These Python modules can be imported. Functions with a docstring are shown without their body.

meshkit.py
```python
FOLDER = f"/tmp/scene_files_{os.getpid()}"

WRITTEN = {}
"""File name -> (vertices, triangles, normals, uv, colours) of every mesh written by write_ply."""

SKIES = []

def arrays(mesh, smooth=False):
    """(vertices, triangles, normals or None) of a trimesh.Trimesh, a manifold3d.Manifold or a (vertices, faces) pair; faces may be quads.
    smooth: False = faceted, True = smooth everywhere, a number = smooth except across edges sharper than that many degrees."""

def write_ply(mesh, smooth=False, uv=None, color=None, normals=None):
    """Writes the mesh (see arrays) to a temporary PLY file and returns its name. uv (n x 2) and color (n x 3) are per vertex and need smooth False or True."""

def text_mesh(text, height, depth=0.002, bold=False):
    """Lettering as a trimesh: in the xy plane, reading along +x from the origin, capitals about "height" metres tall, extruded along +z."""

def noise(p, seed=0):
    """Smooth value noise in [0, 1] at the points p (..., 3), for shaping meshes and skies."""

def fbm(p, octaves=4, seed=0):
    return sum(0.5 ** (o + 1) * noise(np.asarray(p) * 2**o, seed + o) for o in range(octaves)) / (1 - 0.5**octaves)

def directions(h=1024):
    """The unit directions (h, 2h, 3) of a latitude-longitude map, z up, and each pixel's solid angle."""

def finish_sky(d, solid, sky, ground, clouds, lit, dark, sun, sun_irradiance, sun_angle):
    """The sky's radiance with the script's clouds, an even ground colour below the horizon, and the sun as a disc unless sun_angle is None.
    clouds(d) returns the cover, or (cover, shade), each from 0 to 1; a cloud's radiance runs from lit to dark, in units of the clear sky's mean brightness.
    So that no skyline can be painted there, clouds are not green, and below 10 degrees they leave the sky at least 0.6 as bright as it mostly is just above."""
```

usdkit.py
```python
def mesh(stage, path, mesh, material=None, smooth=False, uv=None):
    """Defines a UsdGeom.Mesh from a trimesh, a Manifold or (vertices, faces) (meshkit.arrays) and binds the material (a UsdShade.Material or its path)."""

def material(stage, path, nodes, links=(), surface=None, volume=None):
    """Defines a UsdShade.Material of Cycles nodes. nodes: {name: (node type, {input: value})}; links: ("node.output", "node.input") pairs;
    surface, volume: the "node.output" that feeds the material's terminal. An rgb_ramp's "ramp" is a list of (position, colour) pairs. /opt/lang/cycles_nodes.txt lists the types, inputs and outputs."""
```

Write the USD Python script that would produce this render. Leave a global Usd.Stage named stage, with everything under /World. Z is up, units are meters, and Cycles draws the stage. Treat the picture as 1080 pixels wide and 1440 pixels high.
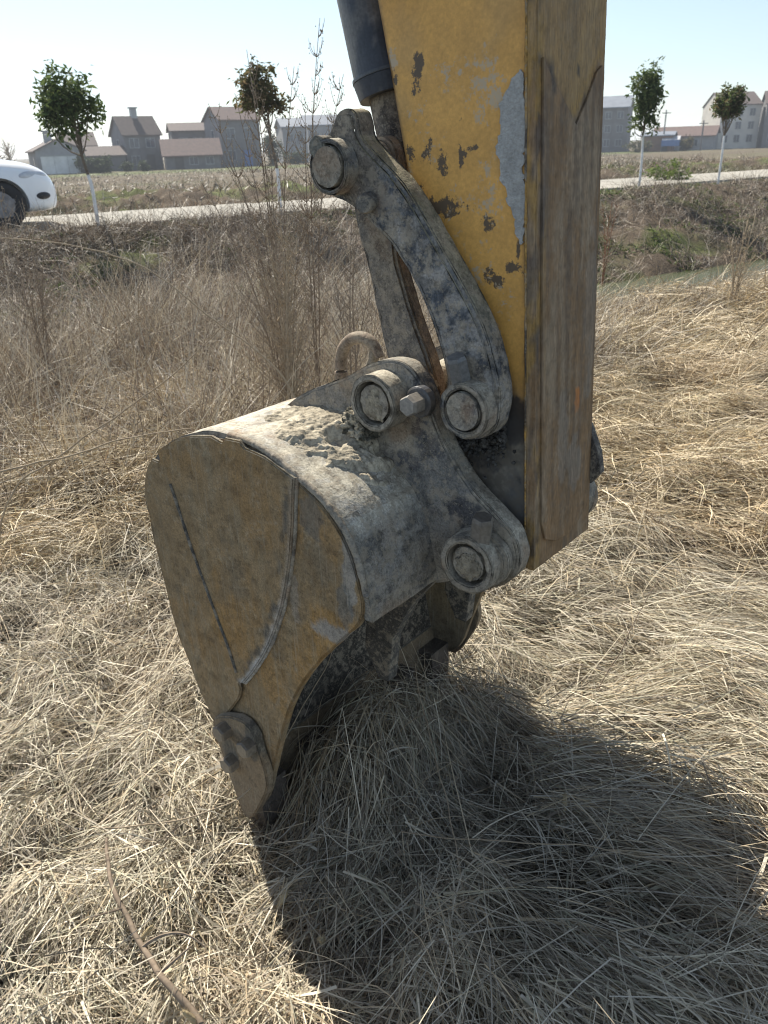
import math
import numpy as np
import trimesh
import manifold3d as m3
import shapely.geometry as sg
import meshkit
import usdkit
from meshkit import noise
from pxr import Gf, Sdf, Usd, UsdGeom, UsdLux, UsdShade, Vt

_rr = np.random.default_rng(99)
ROTS = [np.linalg.qr(_rr.normal(size=(3, 3)))[0] for _ in range(8)]


def fbm(p, octaves=4, seed=0):
    p = np.asarray(p, float)
    out = 0
    for o in range(octaves):
        q = (p @ ROTS[(o + seed) % 8]) * 2.03 ** o + 7.3 * o + seed * 1.7
        out = out + 0.55 ** o * (noise(q, seed + o) * .5 + noise((q @ ROTS[(o + 3) % 8]) * 1.13 + 3.1, seed + o + 40) * .5 - .5) * 1.35
    return np.clip(.5 + out / sum(.55 ** o for o in range(octaves)) * 1.15, 0, 1)


stage = Usd.Stage.CreateInMemory()
UsdGeom.SetStageUpAxis(stage, UsdGeom.Tokens.z)
UsdGeom.SetStageMetersPerUnit(stage, 1.0)
WORLD = UsdGeom.Xform.Define(stage, '/World')
UsdGeom.Scope.Define(stage, '/World/Looks')
T = Sdf.ValueTypeNames

# ------------------------------------------------------------------ camera, sky, sun, exposure
PITCH, ROLL, EYE = math.atan(515 / 1120), math.radians(1.7), 1.5
fwd = np.array([0, math.cos(PITCH), -math.sin(PITCH)])
rt0 = np.array([1.0, 0, 0])
up0 = np.cross(rt0, fwd)
rt = rt0 * math.cos(ROLL) - up0 * math.sin(ROLL)
up = rt0 * math.sin(ROLL) + up0 * math.cos(ROLL)
cam = UsdGeom.Camera.Define(stage, '/World/camera')
M = Gf.Matrix4d(1)
for i, v in enumerate((rt, up, -fwd, (0, 0, EYE))):
    M.SetRow(i, Gf.Vec4d(*map(float, v), 1.0 if i == 3 else 0.0))
cam.AddTransformOp().Set(M)
cam.CreateHorizontalApertureAttr(36.0)
cam.CreateFocalLengthAttr(36.0 * 1120 / 1080)
cam.CreateFStopAttr(9.8)
cam.CreateFocusDistanceAttr(1.9)
cam.CreateClippingRangeAttr((0.05, 5000.0))
cam.CreateExposureAttr(0.87)

to_sun = np.array([-0.481, 0.796, 1.0])
to_sun /= np.linalg.norm(to_sun)
SUN_EL, SUN_ROT = math.asin(to_sun[2]), math.atan2(to_sun[0], to_sun[1])
sky_mat = usdkit.material(stage, '/World/Looks/sky_look', {
    's': ('sky_texture', {'sky_type': 'single_scattering', 'sun_disc': False, 'sun_elevation': SUN_EL, 'sun_rotation': SUN_ROT,
                          'altitude': 50.0, 'air_density': 1.0, 'aerosol_density': 0.35, 'ozone_density': 2.0}),
    'h': ('hsv', {'saturation': 0.7}),
    'w': ('mix_color', {'blend_type': 'multiply', 'fac': 1.0, 'b': (0.94, 1.0, 1.05), 'use_clamp': False}),
    'b': ('background_shader', {'strength': 0.076})}, [('s.color', 'h.color'), ('h.color', 'w.a'), ('w.result', 'b.color')], surface='b.background')
dome = UsdLux.DomeLight.Define(stage, '/World/sky')
UsdShade.MaterialBindingAPI.Apply(dome.GetPrim()).Bind(sky_mat)
dome.GetPrim().SetCustomDataByKey('kind', 'structure')
sun = UsdLux.DistantLight.Define(stage, '/World/sun')
sun.CreateNormalizeAttr(True)
sun.CreateIntensityAttr(1.25)
sun.CreateAngleAttr(0.53)
sun.CreateColorAttr(Gf.Vec3f(1.0, 0.95, 0.86))
zx = to_sun
xx = np.cross([0, 0, 1.0], zx); xx /= np.linalg.norm(xx)
yx = np.cross(zx, xx)
MS = Gf.Matrix4d(1)
for i, v in enumerate((xx, yx, zx)):
    MS.SetRow(i, Gf.Vec4d(*map(float, v), 0.0))
sun.AddTransformOp().Set(MS)

# ------------------------------------------------------------------ helpers
USED = {}


def numbered(parent, name):
    k = USED.get((parent, name), 0)
    USED[(parent, name)] = k + 1
    return name if k == 0 else f'{name}_{k:03d}'


def ppath(parent):
    return '/World' if parent is None else str(parent.GetPath())


def tag(p, label=None, cat=None, group=None, kind=None):
    for k, v in (('label', label), ('category', cat), ('group', group), ('kind', kind)):
        if v:
            p.SetCustomDataByKey(k, v)
    return p


def thing(name, label, cat, loc=(0, 0, 0), rotz=0.0, group=None):
    x = UsdGeom.Xform.Define(stage, '/World/' + numbered('/World', name))
    x.AddTranslateOp().Set(Gf.Vec3d(*map(float, loc)))
    x.AddRotateZOp().Set(math.degrees(rotz))
    return tag(x.GetPrim(), label, cat, group)


def obj(name, mesh, mat, parent=None, smooth=False, paint=None, masks=None, label=None, jitter=0.0, jfreq=40.0):
    path = ppath(parent) + '/' + numbered(ppath(parent), name)
    v, f, n = meshkit.arrays(mesh, smooth)
    if jitter:
        nn = n if n is not None else np.zeros_like(v)
        v = v + nn * ((fbm(v * jfreq, 3, 5) - 0.5) * 2 * jitter)[:, None]
    m = usdkit.mesh(stage, path, (v, f), mat)
    if n is not None:
        m.CreateNormalsAttr(Vt.Vec3fArray.FromNumpy(n.astype(np.float32)))
        m.SetNormalsInterpolation('vertex')
    if paint is not None:
        c = paint(v, n) if callable(paint) else np.broadcast_to(np.asarray(paint, float), (len(v), 3))
        UsdGeom.PrimvarsAPI(m).CreatePrimvar('col', T.Color3fArray, 'vertex').Set(Vt.Vec3fArray.FromNumpy(np.clip(c, 0.004, 0.9).astype(np.float32)))
    for k, fn in (masks or {}).items():
        UsdGeom.PrimvarsAPI(m).CreatePrimvar(k, T.FloatArray, 'vertex').Set(Vt.FloatArray.FromNumpy(fn(v).astype(np.float32)))
    p = m.GetPrim()
    if label:
        p.SetCustomDataByKey('label', label)
    return p


cat = trimesh.util.concatenate


def box(x0, x1, y0, y1, z0, z1):
    b = trimesh.creation.box([x1 - x0, y1 - y0, z1 - z0])
    b.apply_translation([(x0 + x1) / 2, (y0 + y1) / 2, (z0 + z1) / 2])
    return b


def tube(pts, r, sides=6, cap=True):
    p = np.asarray(pts, float)
    r = np.broadcast_to(np.asarray(r, float), (len(p),))
    t = np.gradient(p, axis=0)
    t /= np.linalg.norm(t, axis=1, keepdims=True) + 1e-12
    ref = np.array([0, 0, 1.0]) if abs(t[:, 2]).mean() < 0.8 else np.array([1.0, 0, 0])
    a = np.cross(t, ref); a /= np.linalg.norm(a, axis=1, keepdims=True) + 1e-12
    b = np.cross(t, a)
    g = np.arange(sides) * 2 * np.pi / sides
    v = p[:, None] + r[:, None, None] * (np.cos(g)[None, :, None] * a[:, None] + np.sin(g)[None, :, None] * b[:, None])
    i, j = np.meshgrid(np.arange(len(p) - 1), np.arange(sides), indexing='ij')
    q = np.stack([i * sides + j, i * sides + (j + 1) % sides, (i + 1) * sides + (j + 1) % sides, (i + 1) * sides + j], -1).reshape(-1, 4)
    f = np.vstack([q[:, [0, 2, 1]], q[:, [0, 3, 2]]])
    v = v.reshape(-1, 3)
    if cap:
        n = len(v)
        v = np.vstack([v, p[0], p[-1]])
        k = np.arange(sides); e = (len(p) - 1) * sides
        f = np.vstack([f, np.stack([np.full(sides, n), k, (k + 1) % sides], 1), np.stack([np.full(sides, n + 1), e + (k + 1) % sides, e + k], 1)])
    return trimesh.Trimesh(v, f, process=False)


def chaikin(pts, it=2, closed=True):
    p = np.asarray(pts, float)
    for _ in range(it):
        q = np.roll(p, -1, 0) if closed else p[1:]
        b = p if closed else p[:-1]
        n = np.stack([0.75 * b + 0.25 * q, 0.25 * b + 0.75 * q], 1).reshape(-1, p.shape[1])
        p = n if closed else np.vstack([p[:1], n, p[-1:]])
    return p


def spline(pts, n):
    from scipy.interpolate import PchipInterpolator
    p = np.asarray(pts, float)
    s = np.r_[0, np.cumsum(np.linalg.norm(np.diff(p, axis=0), axis=1))]
    return PchipInterpolator(s, p)(np.linspace(0, s[-1], n))


def circle(c, r, n=40):
    a = np.linspace(0, 2 * np.pi, n, endpoint=False)
    return np.stack([c[0] + r * np.cos(a), c[1] + r * np.sin(a)], 1)


def slab(poly, w0, w1, L=None, bevel=0.0):
    """a plate: outline in (d, z), thickness along w"""
    poly = poly if isinstance(poly, sg.base.BaseGeometry) else sg.Polygon(poly).buffer(0)

    def cs(g):
        polys = [g] if g.geom_type == 'Polygon' else list(g.geoms)
        rings = []
        for q in polys:
            q = sg.polygon.orient(q)
            rings.append(np.array(q.exterior.coords)[:-1])
            rings += [np.array(h.coords)[:-1] for h in q.interiors]
        return m3.CrossSection(rings, m3.FillRule.EvenOdd)
    h = w1 - w0
    if bevel:
        out = m3.Manifold.extrude(cs(poly), h - 2 * bevel).translate([0, 0, bevel])
        for k in (0.5, 1.0):
            inn = m3.Manifold.extrude(cs(poly.buffer(-bevel * (1 - math.sqrt(1 - k * k)) - 1e-5)), h - 2 * bevel * (1 - k)).translate([0, 0, bevel * (1 - k)])
            out = out + inn
    else:
        out = m3.Manifold.extrude(cs(poly), h)
    out = out.rotate([90, 0, 0]).translate([0, w1, 0])
    if L:
        out = out.refine_to_length(L)
    return out


def cyl_w(c, r, w0, w1, n=40, r2=None, L=None):
    m = m3.Manifold.cylinder(w1 - w0, r, r if r2 is None else r2, n).rotate([90, 0, 0]).translate([c[0], w1, c[1]])
    return m.refine_to_length(L) if L else m


def ring_w(c, ro, ri, w0, w1, n=48):
    m = slab(sg.Polygon(circle(c, ro, n), [circle(c, ri, n)]), w0, w1, bevel=0.003)
    return m.refine_to_length(0.008)


def hexprism(p, axis, r, h, n=6):
    c = m3.Manifold.cylinder(h * 0.86, r, r, n) + m3.Manifold.cylinder(h * .14, r, r * .86, n).translate([0, 0, h * .86])
    m = c.to_mesh()
    t = trimesh.Trimesh(m.vert_properties[:, :3], m.tri_verts)
    t.apply_transform(trimesh.geometry.align_vectors([0, 0, 1], axis))
    t.apply_translation(p)
    return t


# ------------------------------------------------------------------ materials
LK = '/World/Looks/'


def painted(name, rough=0.7, fine=220.0, bump=0.25, dist=0.0015, var=0.35, spec=0.35, metal=0.0, bevel=0.003, streak=None, chips=0.0, dust=0.0, scratch=0.0, crust=1.0, wear=()):
    nodes = {
        'a': ('attribute', {'attribute': 'col'}),
        'tc': ('texture_coordinate', {}),
        'mp': ('mapping', {'mapping_type': 'point', 'scale': streak or (1, 1, 1)}),
        'n1': ('noise_texture', {'scale': fine, 'detail': 4.0, 'roughness': 0.65}),
        'n2': ('noise_texture', {'scale': fine / 9, 'detail': 5.0, 'roughness': 0.7}),
        'r1': ('map_range', {'from_min': 0.3, 'from_max': 0.7, 'to_min': 1 - var, 'to_max': 1 + var}),
        'r2': ('map_range', {'from_min': 0.3, 'from_max': 0.7, 'to_min': 1 - var * 0.7, 'to_max': 1 + var * 0.7}),
        'm': ('math', {'math_type': 'multiply'}),
        'vm': ('vector_math', {'math_type': 'scale'}),
        'ad': ('math', {'math_type': 'multiply_add', 'value2': crust}),
        'bv': ('bevel', {'samples': 4, 'radius': bevel}),
        'b': ('bump', {'strength': bump, 'distance': dist}),
        'rr': ('map_range', {'from_min': 0.3, 'from_max': 0.7, 'to_min': rough - 0.12, 'to_max': rough + 0.12}),
        'p': ('principled_bsdf', {'specular_ior_level': spec, 'metallic': metal})}
    links = [('tc.object', 'mp.vector'), ('mp.vector', 'n1.vector'), ('mp.vector', 'n2.vector'), ('n1.fac', 'r1.value'), ('n2.fac', 'r2.value'), ('r1.result', 'm.value1'), ('r2.result', 'm.value2'),
             ('a.color', 'vm.vector1'), ('m.value', 'vm.scale'), ('vm.vector', 'p.base_color'), ('n2.fac', 'ad.value1'), ('n1.fac', 'ad.value3'), ('ad.value', 'b.height'),
             ('bv.bevel', 'b.normal'), ('b.normal', 'p.normal'), ('n2.fac', 'rr.value'), ('rr.result', 'p.roughness')]
    last = 'vm.vector'
    links.remove(('vm.vector', 'p.base_color'))

    def layer(k, scale, lo, hi, amt, colour, mult, vec='tc.object'):
        nonlocal last
        nodes['q' + k] = ('noise_texture', {'scale': scale, 'detail': 6.0, 'roughness': 0.72})
        nodes['w' + k] = ('map_range', {'from_min': lo, 'from_max': hi, 'to_min': 0.0, 'to_max': amt, 'clamp': True})
        nodes['x' + k] = ('mix_color', {'blend_type': 'multiply' if mult else 'mix', 'b': colour, 'use_clamp': True})
        links.extend([(vec, f'q{k}.vector'), (f'q{k}.fac', f'w{k}.value'), (f'w{k}.result', f'x{k}.fac'), (last, f'x{k}.a')])
        last = f'x{k}.result'
    if dust:
        layer('d', 42.0, .50, .57, dust, (.30, .25, .18), False)
    if chips:
        layer('c', 30.0, .54, .575, chips, (.36, .35, .35), True)
        layer('e', 95.0, .545, .60, chips, (.42, .41, .40), True)
        layer('g', 120.0, .55, .62, dust * .8, (.36, .31, .23), False)
    for k, colour, sc, lo, hi, gain in wear:
        nodes['at' + k] = ('attribute', {'attribute': k})
        nodes['qn' + k] = ('noise_texture', {'scale': sc, 'detail': 8.0, 'roughness': 0.74})
        nodes['ma' + k] = ('math', {'math_type': 'multiply_add', 'value2': gain})
        nodes['mr' + k] = ('map_range', {'from_min': lo, 'from_max': hi, 'to_min': 0.0, 'to_max': .93, 'clamp': True})
        nodes['mx' + k] = ('mix_color', {'blend_type': 'mix', 'b': colour, 'use_clamp': True})
        links.extend([('tc.object', f'qn{k}.vector'), (f'qn{k}.fac', f'ma{k}.value1'), (f'at{k}.fac', f'ma{k}.value3'), (f'ma{k}.value', f'mr{k}.value'), (f'mr{k}.result', f'mx{k}.fac'), (last, f'mx{k}.a')])
        last = f'mx{k}.result'
    if scratch:
        for k, ang in (('s', .35), ('t', -.45), ('u', 1.2)):
            nodes['mp' + k] = ('mapping', {'mapping_type': 'point', 'rotation': (0, ang, 0), 'scale': (190, 60, 5)})
            links.append(('tc.object', f'mp{k}.vector'))
            layer(k, 1.0, .585, .66, scratch, (.33, .28, .20), False, f'mp{k}.vector')
    links.append((last, 'p.base_color'))
    if not bevel:
        nodes.pop('bv'); links = [l for l in links if not l[0].startswith('bv')]
    return usdkit.material(stage, LK + name, nodes, links, surface='p.BSDF')


def plain(name, c1, c2=None, scale=8.0, rough=0.8, bump=0.0, dist=0.01, spec=0.3, metal=0.0, detail=5.0, lo=0.35, hi=0.65):
    c2 = c2 or tuple(x * 0.75 for x in c1)
    nodes = {'tc': ('geometry', {}), 'n': ('noise_texture', {'scale': scale, 'detail': detail, 'roughness': 0.65}),
             'r': ('rgb_ramp', {'ramp': [(lo, c1), (hi, c2)]}), 'p': ('principled_bsdf', {'roughness': rough, 'specular_ior_level': spec, 'metallic': metal})}
    links = [('tc.position', 'n.vector'), ('n.fac', 'r.fac'), ('r.color', 'p.base_color')]
    if bump:
        nodes['b'] = ('bump', {'strength': bump, 'distance': dist})
        links += [('n.fac', 'b.height'), ('b.normal', 'p.normal')]
    return usdkit.material(stage, LK + name, nodes, links, surface='p.BSDF')


def leafy(name, trans=0.25, rough=0.55, spec=0.3):
    return usdkit.material(stage, LK + name, {
        'a': ('attribute', {'attribute': 'col'}),
        'p': ('principled_bsdf', {'roughness': rough, 'specular_ior_level': spec}),
        't': ('translucent_bsdf', {}), 'm': ('mix_closure', {'fac': trans})},
        [('a.color', 'p.base_color'), ('a.color', 't.color'), ('p.BSDF', 'm.closure1'), ('t.BSDF', 'm.closure2')], surface='m.closure')


M_STEEL = painted('muddy_steel', rough=0.75, var=0.38, spec=.2, chips=.5, dust=.6, bump=.55, dist=.002, crust=3.0)
M_PLATE = painted('worn_plate', rough=0.68, fine=260, var=0.33, bump=0.2, spec=.2, chips=.4, dust=.06, scratch=.45)
M_PAINT = painted('yellow_paint', rough=0.5, fine=160, var=0.13, bump=0.12, spec=0.3, chips=.04, wear=(('wear', (.075, .058, .042), 48.0, 1.36, 1.43, 1.7), ('scuff', (.43, .335, .22), 75.0, 1.30, 1.42, 1.6), ('lowdirt', (.10, .085, .065), 34.0, .93, 1.02, .7)))
M_STREAK = painted('scoured_plate', rough=0.7, fine=260, var=0.3, bump=0.2, spec=.18, streak=(1, 1, 0.16), chips=.2, dust=.12)
M_DARK = painted('dark_cylinder_paint', rough=0.42, fine=180, var=0.3, bump=0.06, spec=0.5)
M_MUD = painted('dried_mud', rough=0.95, fine=120, var=0.4, chips=.5, bump=0.8, dist=0.004, spec=0.1, bevel=0)
M_BOLT = painted('worn_bolt_steel', rough=0.38, fine=150, var=0.3, bump=0.12, spec=0.6, bevel=0.002)
M_STRAW = leafy('straw', 0.12, 0.55, 0.35)
M_LEAF = leafy('leaf', 0.42, 0.6, 0.2)
M_TWIG = plain('dry_twig', (0.26, 0.20, 0.14), (0.16, 0.12, 0.085), 60, 0.85)
M_TWIG_L = plain('pale_dry_stem', (0.38, 0.3, 0.2), (0.26, 0.2, 0.13), 40, 0.8)

# ------------------------------------------------------------------ ground, ditch, road
RD = np.array([0.843, 0.537]); RD /= np.linalg.norm(RD)      # along the road
ND = np.array([-RD[1], RD[0]])                                # across it, away from the viewer
PN = [-60, 5.3, 6.6, 7.75, 8.8, 9.2, 10.4, 12.1, 12.6, 15.7, 17.0, 18.4, 19.6, 21.5, 30, 60, 900]
PZ = [-.13, -.13, -.34, -.8, -.8, -.5, -.1, .46, .5, .5, .38, .62, .66, .25, -.3, -.6, -.6]
P0 = np.array([-0.3612647, 1.51244751, 0.0])                  # where the bucket's near corner meets the grass
ANG = math.radians(40)
DV = np.array([math.cos(ANG), -math.sin(ANG)])                # along the bucket's side
WV = np.array([math.sin(ANG), math.cos(ANG)])                 # across the bucket


def sst(x, a, b):
    t = np.clip((x - a) / (b - a), 0, 1)
    return t * t * (3 - 2 * t)


def to_nr(x, y):
    return x * ND[0] + y * ND[1], x * RD[0] + y * RD[1]


def to_dw(x, y):
    return (x - P0[0]) * DV[0] + (y - P0[1]) * DV[1], (x - P0[0]) * WV[0] + (y - P0[1]) * WV[1]


def gz(x, y):
    x, y = np.asarray(x, float), np.asarray(y, float)
    n, r = to_nr(x, y)
    z = np.interp(n, PN, PZ)
    p = np.stack([x, y, np.zeros_like(x)], -1)
    z = z + .4 * (1 - sst(r, 4.0, 7.0)) * sst(n, 5.2, 6.8) * (1 - sst(n, 8.9, 10.6))
    rough = np.interp(n, [5, 9, 10, 12.2, 12.5, 15.8, 16.3, 20, 40, 60], [.06, .1, .38, .25, .0, .0, .4, .5, .35, .2])
    z = z + rough * .5 * (fbm(p * np.array([5.0, 5.0, 1]), 3, 4) - 0.5)
    z = z + rough * (fbm(p * np.array([1.6, 1.6, 1]), 4, 3) - 0.5)
    # field furrows beyond the bank
    z = z + np.interp(n, [20, 24, 70, 90], [0, .1, .12, 0]) * np.sin(n * 2.1 + fbm(p * 0.3, 2, 8) * 4)
    d, w = to_dw(x, y)
    z = z + 0.21 * np.exp(-(((d - 0.16) / 0.22) ** 2 + ((w - 0.30) / 0.30) ** 2)) * sst(w, .0, .2) - 0.02 * np.exp(-((d + .05) ** 2 + w ** 2) / 0.05)
    z = z + .14 * sst(d, .3, .9) * sst(w, -.9, -.1) * (1 - sst(w, .9, 2.0)) * (1 - sst(d, 1.3, 2.4))
    z = z + 0.06 * (fbm(p * 1.3, 3, 11) - 0.5) * (n < 6)
    return z


def graded(lo, hi, dense_lo, dense_hi, step, grow):
    a = list(np.arange(dense_lo, dense_hi, step))
    s = step
    x = a[-1]
    while x < hi:
        s *= grow; x += s; a.append(x)
    s = step; x = a[0]; b = []
    while x > lo:
        s *= grow; x -= s; b.append(x)
    return np.array(b[::-1] + a)


rr_, nn_ = graded(-700, 800, -9, 22, 0.14, 1.09), graded(-200, 800, -4, 24, 0.13, 1.05)
RR, NN = np.meshgrid(rr_, nn_, indexing='ij')
GX, GY = RR * RD[0] + NN * ND[0], RR * RD[1] + NN * ND[1]
V = np.stack([GX, GY, gz(GX, GY)], -1).reshape(-1, 3)
ii, jj = np.meshgrid(np.arange(len(rr_) - 1), np.arange(len(nn_) - 1), indexing='ij')
k0 = (ii * len(nn_) + jj).ravel(); q = np.stack([k0, k0 + len(nn_), k0 + len(nn_) + 1, k0 + 1], 1)
GF = np.vstack([q[:, [0, 1, 2]], q[:, [0, 2, 3]]])


def ground_paint(v, n):
    nn, r = to_nr(v[:, 0], v[:, 1])
    p = v * np.array([1, 1, 0.2])
    a = fbm(p * 0.9, 4, 21)[:, None]; b = fbm(p * 4.0, 3, 22)[:, None]
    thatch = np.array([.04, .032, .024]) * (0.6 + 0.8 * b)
    bank = np.array([.115, .088, .062]) * (0.6 + 0.8 * b)
    green = np.array([.10, .12, .04]) * (0.7 + 0.6 * b)
    bank = bank + (green - bank) * np.clip((a - 0.52) * 6, 0, 0.8)
    field = np.array([.125, .10, .068]) * (0.65 + 0.7 * b)
    fg = fbm(np.stack([nn * 0.35, r * 0.06, nn * 0], -1), 3, 24)[:, None]
    field = field + (np.array([.12, .12, .06]) - field) * np.clip((fg - 0.55) * 5, 0, 0.6)
    strip = np.clip(1 - np.abs(nn - 100) / 12, 0, 1)[:, None]
    field = field + (np.array([.10, .14, .04]) - field) * strip * 0.7
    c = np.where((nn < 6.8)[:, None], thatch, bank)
    t = np.clip((nn - 20.5) / 3, 0, 1)[:, None]
    return c * (1 - t) + field * t


M_GROUND = painted('earth', rough=0.95, fine=45, var=0.35, bump=0.7, dist=0.03, spec=0.1, bevel=0)
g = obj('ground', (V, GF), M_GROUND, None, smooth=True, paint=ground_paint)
tag(g, 'brown straw covered ground with a ditch bank and stubble field', kind='structure')


def nrp(n, r, z):
    return [n * ND[0] + r * RD[0], n * ND[1] + r * RD[1], z]


# the road: cast concrete slabs with joints
M_CONC = plain('pale_concrete', (0.39, 0.36, 0.30), (0.30, 0.275, 0.23), 1.6, 0.9, 0.15, 0.01)
M_CONC2 = plain('dusty_concrete', (0.35, 0.325, 0.27), (0.27, 0.25, 0.21), 1.9, 0.9, 0.15, 0.01)
road = obj('road', trimesh.Trimesh([nrp(12.8, -300, .515), nrp(15.55, -300, .515), nrp(15.55, 700, .515), nrp(12.8, 700, .515)], [[0, 2, 1], [0, 3, 2]], process=False), M_CONC2)
rj = np.random.default_rng(12)
edges = [-300, -60] + [-20 + 4.5 * k for k in range(16)] + [120, 700]
for k, (ra_, rb2) in enumerate(zip(edges[:-1], edges[1:])):
    zt = .54 + rj.uniform(-.006, .006)
    e1, e2 = 12.75 + rj.uniform(-.03, .03), 15.6 + rj.uniform(-.03, .03)
    obj('slab', trimesh.convex.convex_hull([nrp(n_, r_, z_) for n_ in (e1, e2) for r_ in (ra_ + .012, rb2 - .012) for z_ in (.38, zt)]), (M_CONC, M_CONC2)[k % 3 == 1], road)
tag(road, 'pale concrete village road on the bank', kind='structure')
M_WATER = usdkit.material(stage, LK + 'ditch_water_look', {
    'g': ('geometry', {}), 'n': ('noise_texture', {'scale': 5.0, 'detail': 3.0}), 'b': ('bump', {'strength': 0.06, 'distance': 0.02}),
    'p': ('principled_bsdf', {'base_color': (0.085, 0.095, 0.05), 'roughness': 0.2, 'specular_ior_level': 0.5})},
    [('g.position', 'n.vector'), ('n.fac', 'b.height'), ('b.normal', 'p.normal')], surface='p.BSDF')
wt = obj('ditch_water', trimesh.Trimesh([nrp(6.6, -60, -.6), nrp(9.9, -60, -.6), nrp(9.9, 120, -.6), nrp(6.6, 120, -.6)], [[0, 2, 1], [0, 3, 2]], process=False), M_WATER)
tag(wt, 'murky green water in the ditch', kind='structure')

# ------------------------------------------------------------------ houses of the village
M_ROOF_R = plain('red_tile_roof', (0.175, 0.115, 0.095), (0.115, 0.082, 0.07), 3.0, 0.85)
M_ROOF_B = plain('brown_tile_roof', (0.135, 0.10, 0.085), (0.095, 0.075, 0.066), 3.0, 0.85)
M_ROOF_G = plain('grey_sheet_roof', (0.22, 0.24, 0.27), (0.17, 0.185, 0.21), 1.0, 0.6)
M_WALL_G = plain('grey_render', (0.27, 0.265, 0.26), (0.2, 0.2, 0.2), 0.8, 0.9)
M_WALL_B = plain('grey_brick', (0.165, 0.155, 0.15), (0.11, 0.105, 0.105), 1.2, 0.9)
M_WALL_W = plain('white_render', (0.55, 0.55, 0.55), (0.42, 0.42, 0.42), 0.9, 0.9)
M_WALL_L = plain('pale_beige_render', (0.46, 0.43, 0.38), (0.36, 0.34, 0.31), 0.5, 0.9)
M_WALL_R = plain('brown_brick', (0.20, 0.12, 0.085), (0.14, 0.09, 0.07), 1.4, 0.9)
M_TRIM = plain('pale_trim', (0.30, 0.30, 0.29), (0.24, 0.24, 0.24), 2, 0.8)
M_GLASS = plain('dark_pane', (0.05, 0.06, 0.075), (0.035, 0.04, 0.05), 2, 0.12, spec=0.6)
M_BLUE = plain('blue_door_paint', (0.10, 0.16, 0.30), (0.08, 0.13, 0.25), 2, 0.6)
M_DOOR = plain('dark_door', (0.09, 0.08, 0.075), (0.06, 0.055, 0.05), 2, 0.7)


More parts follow.
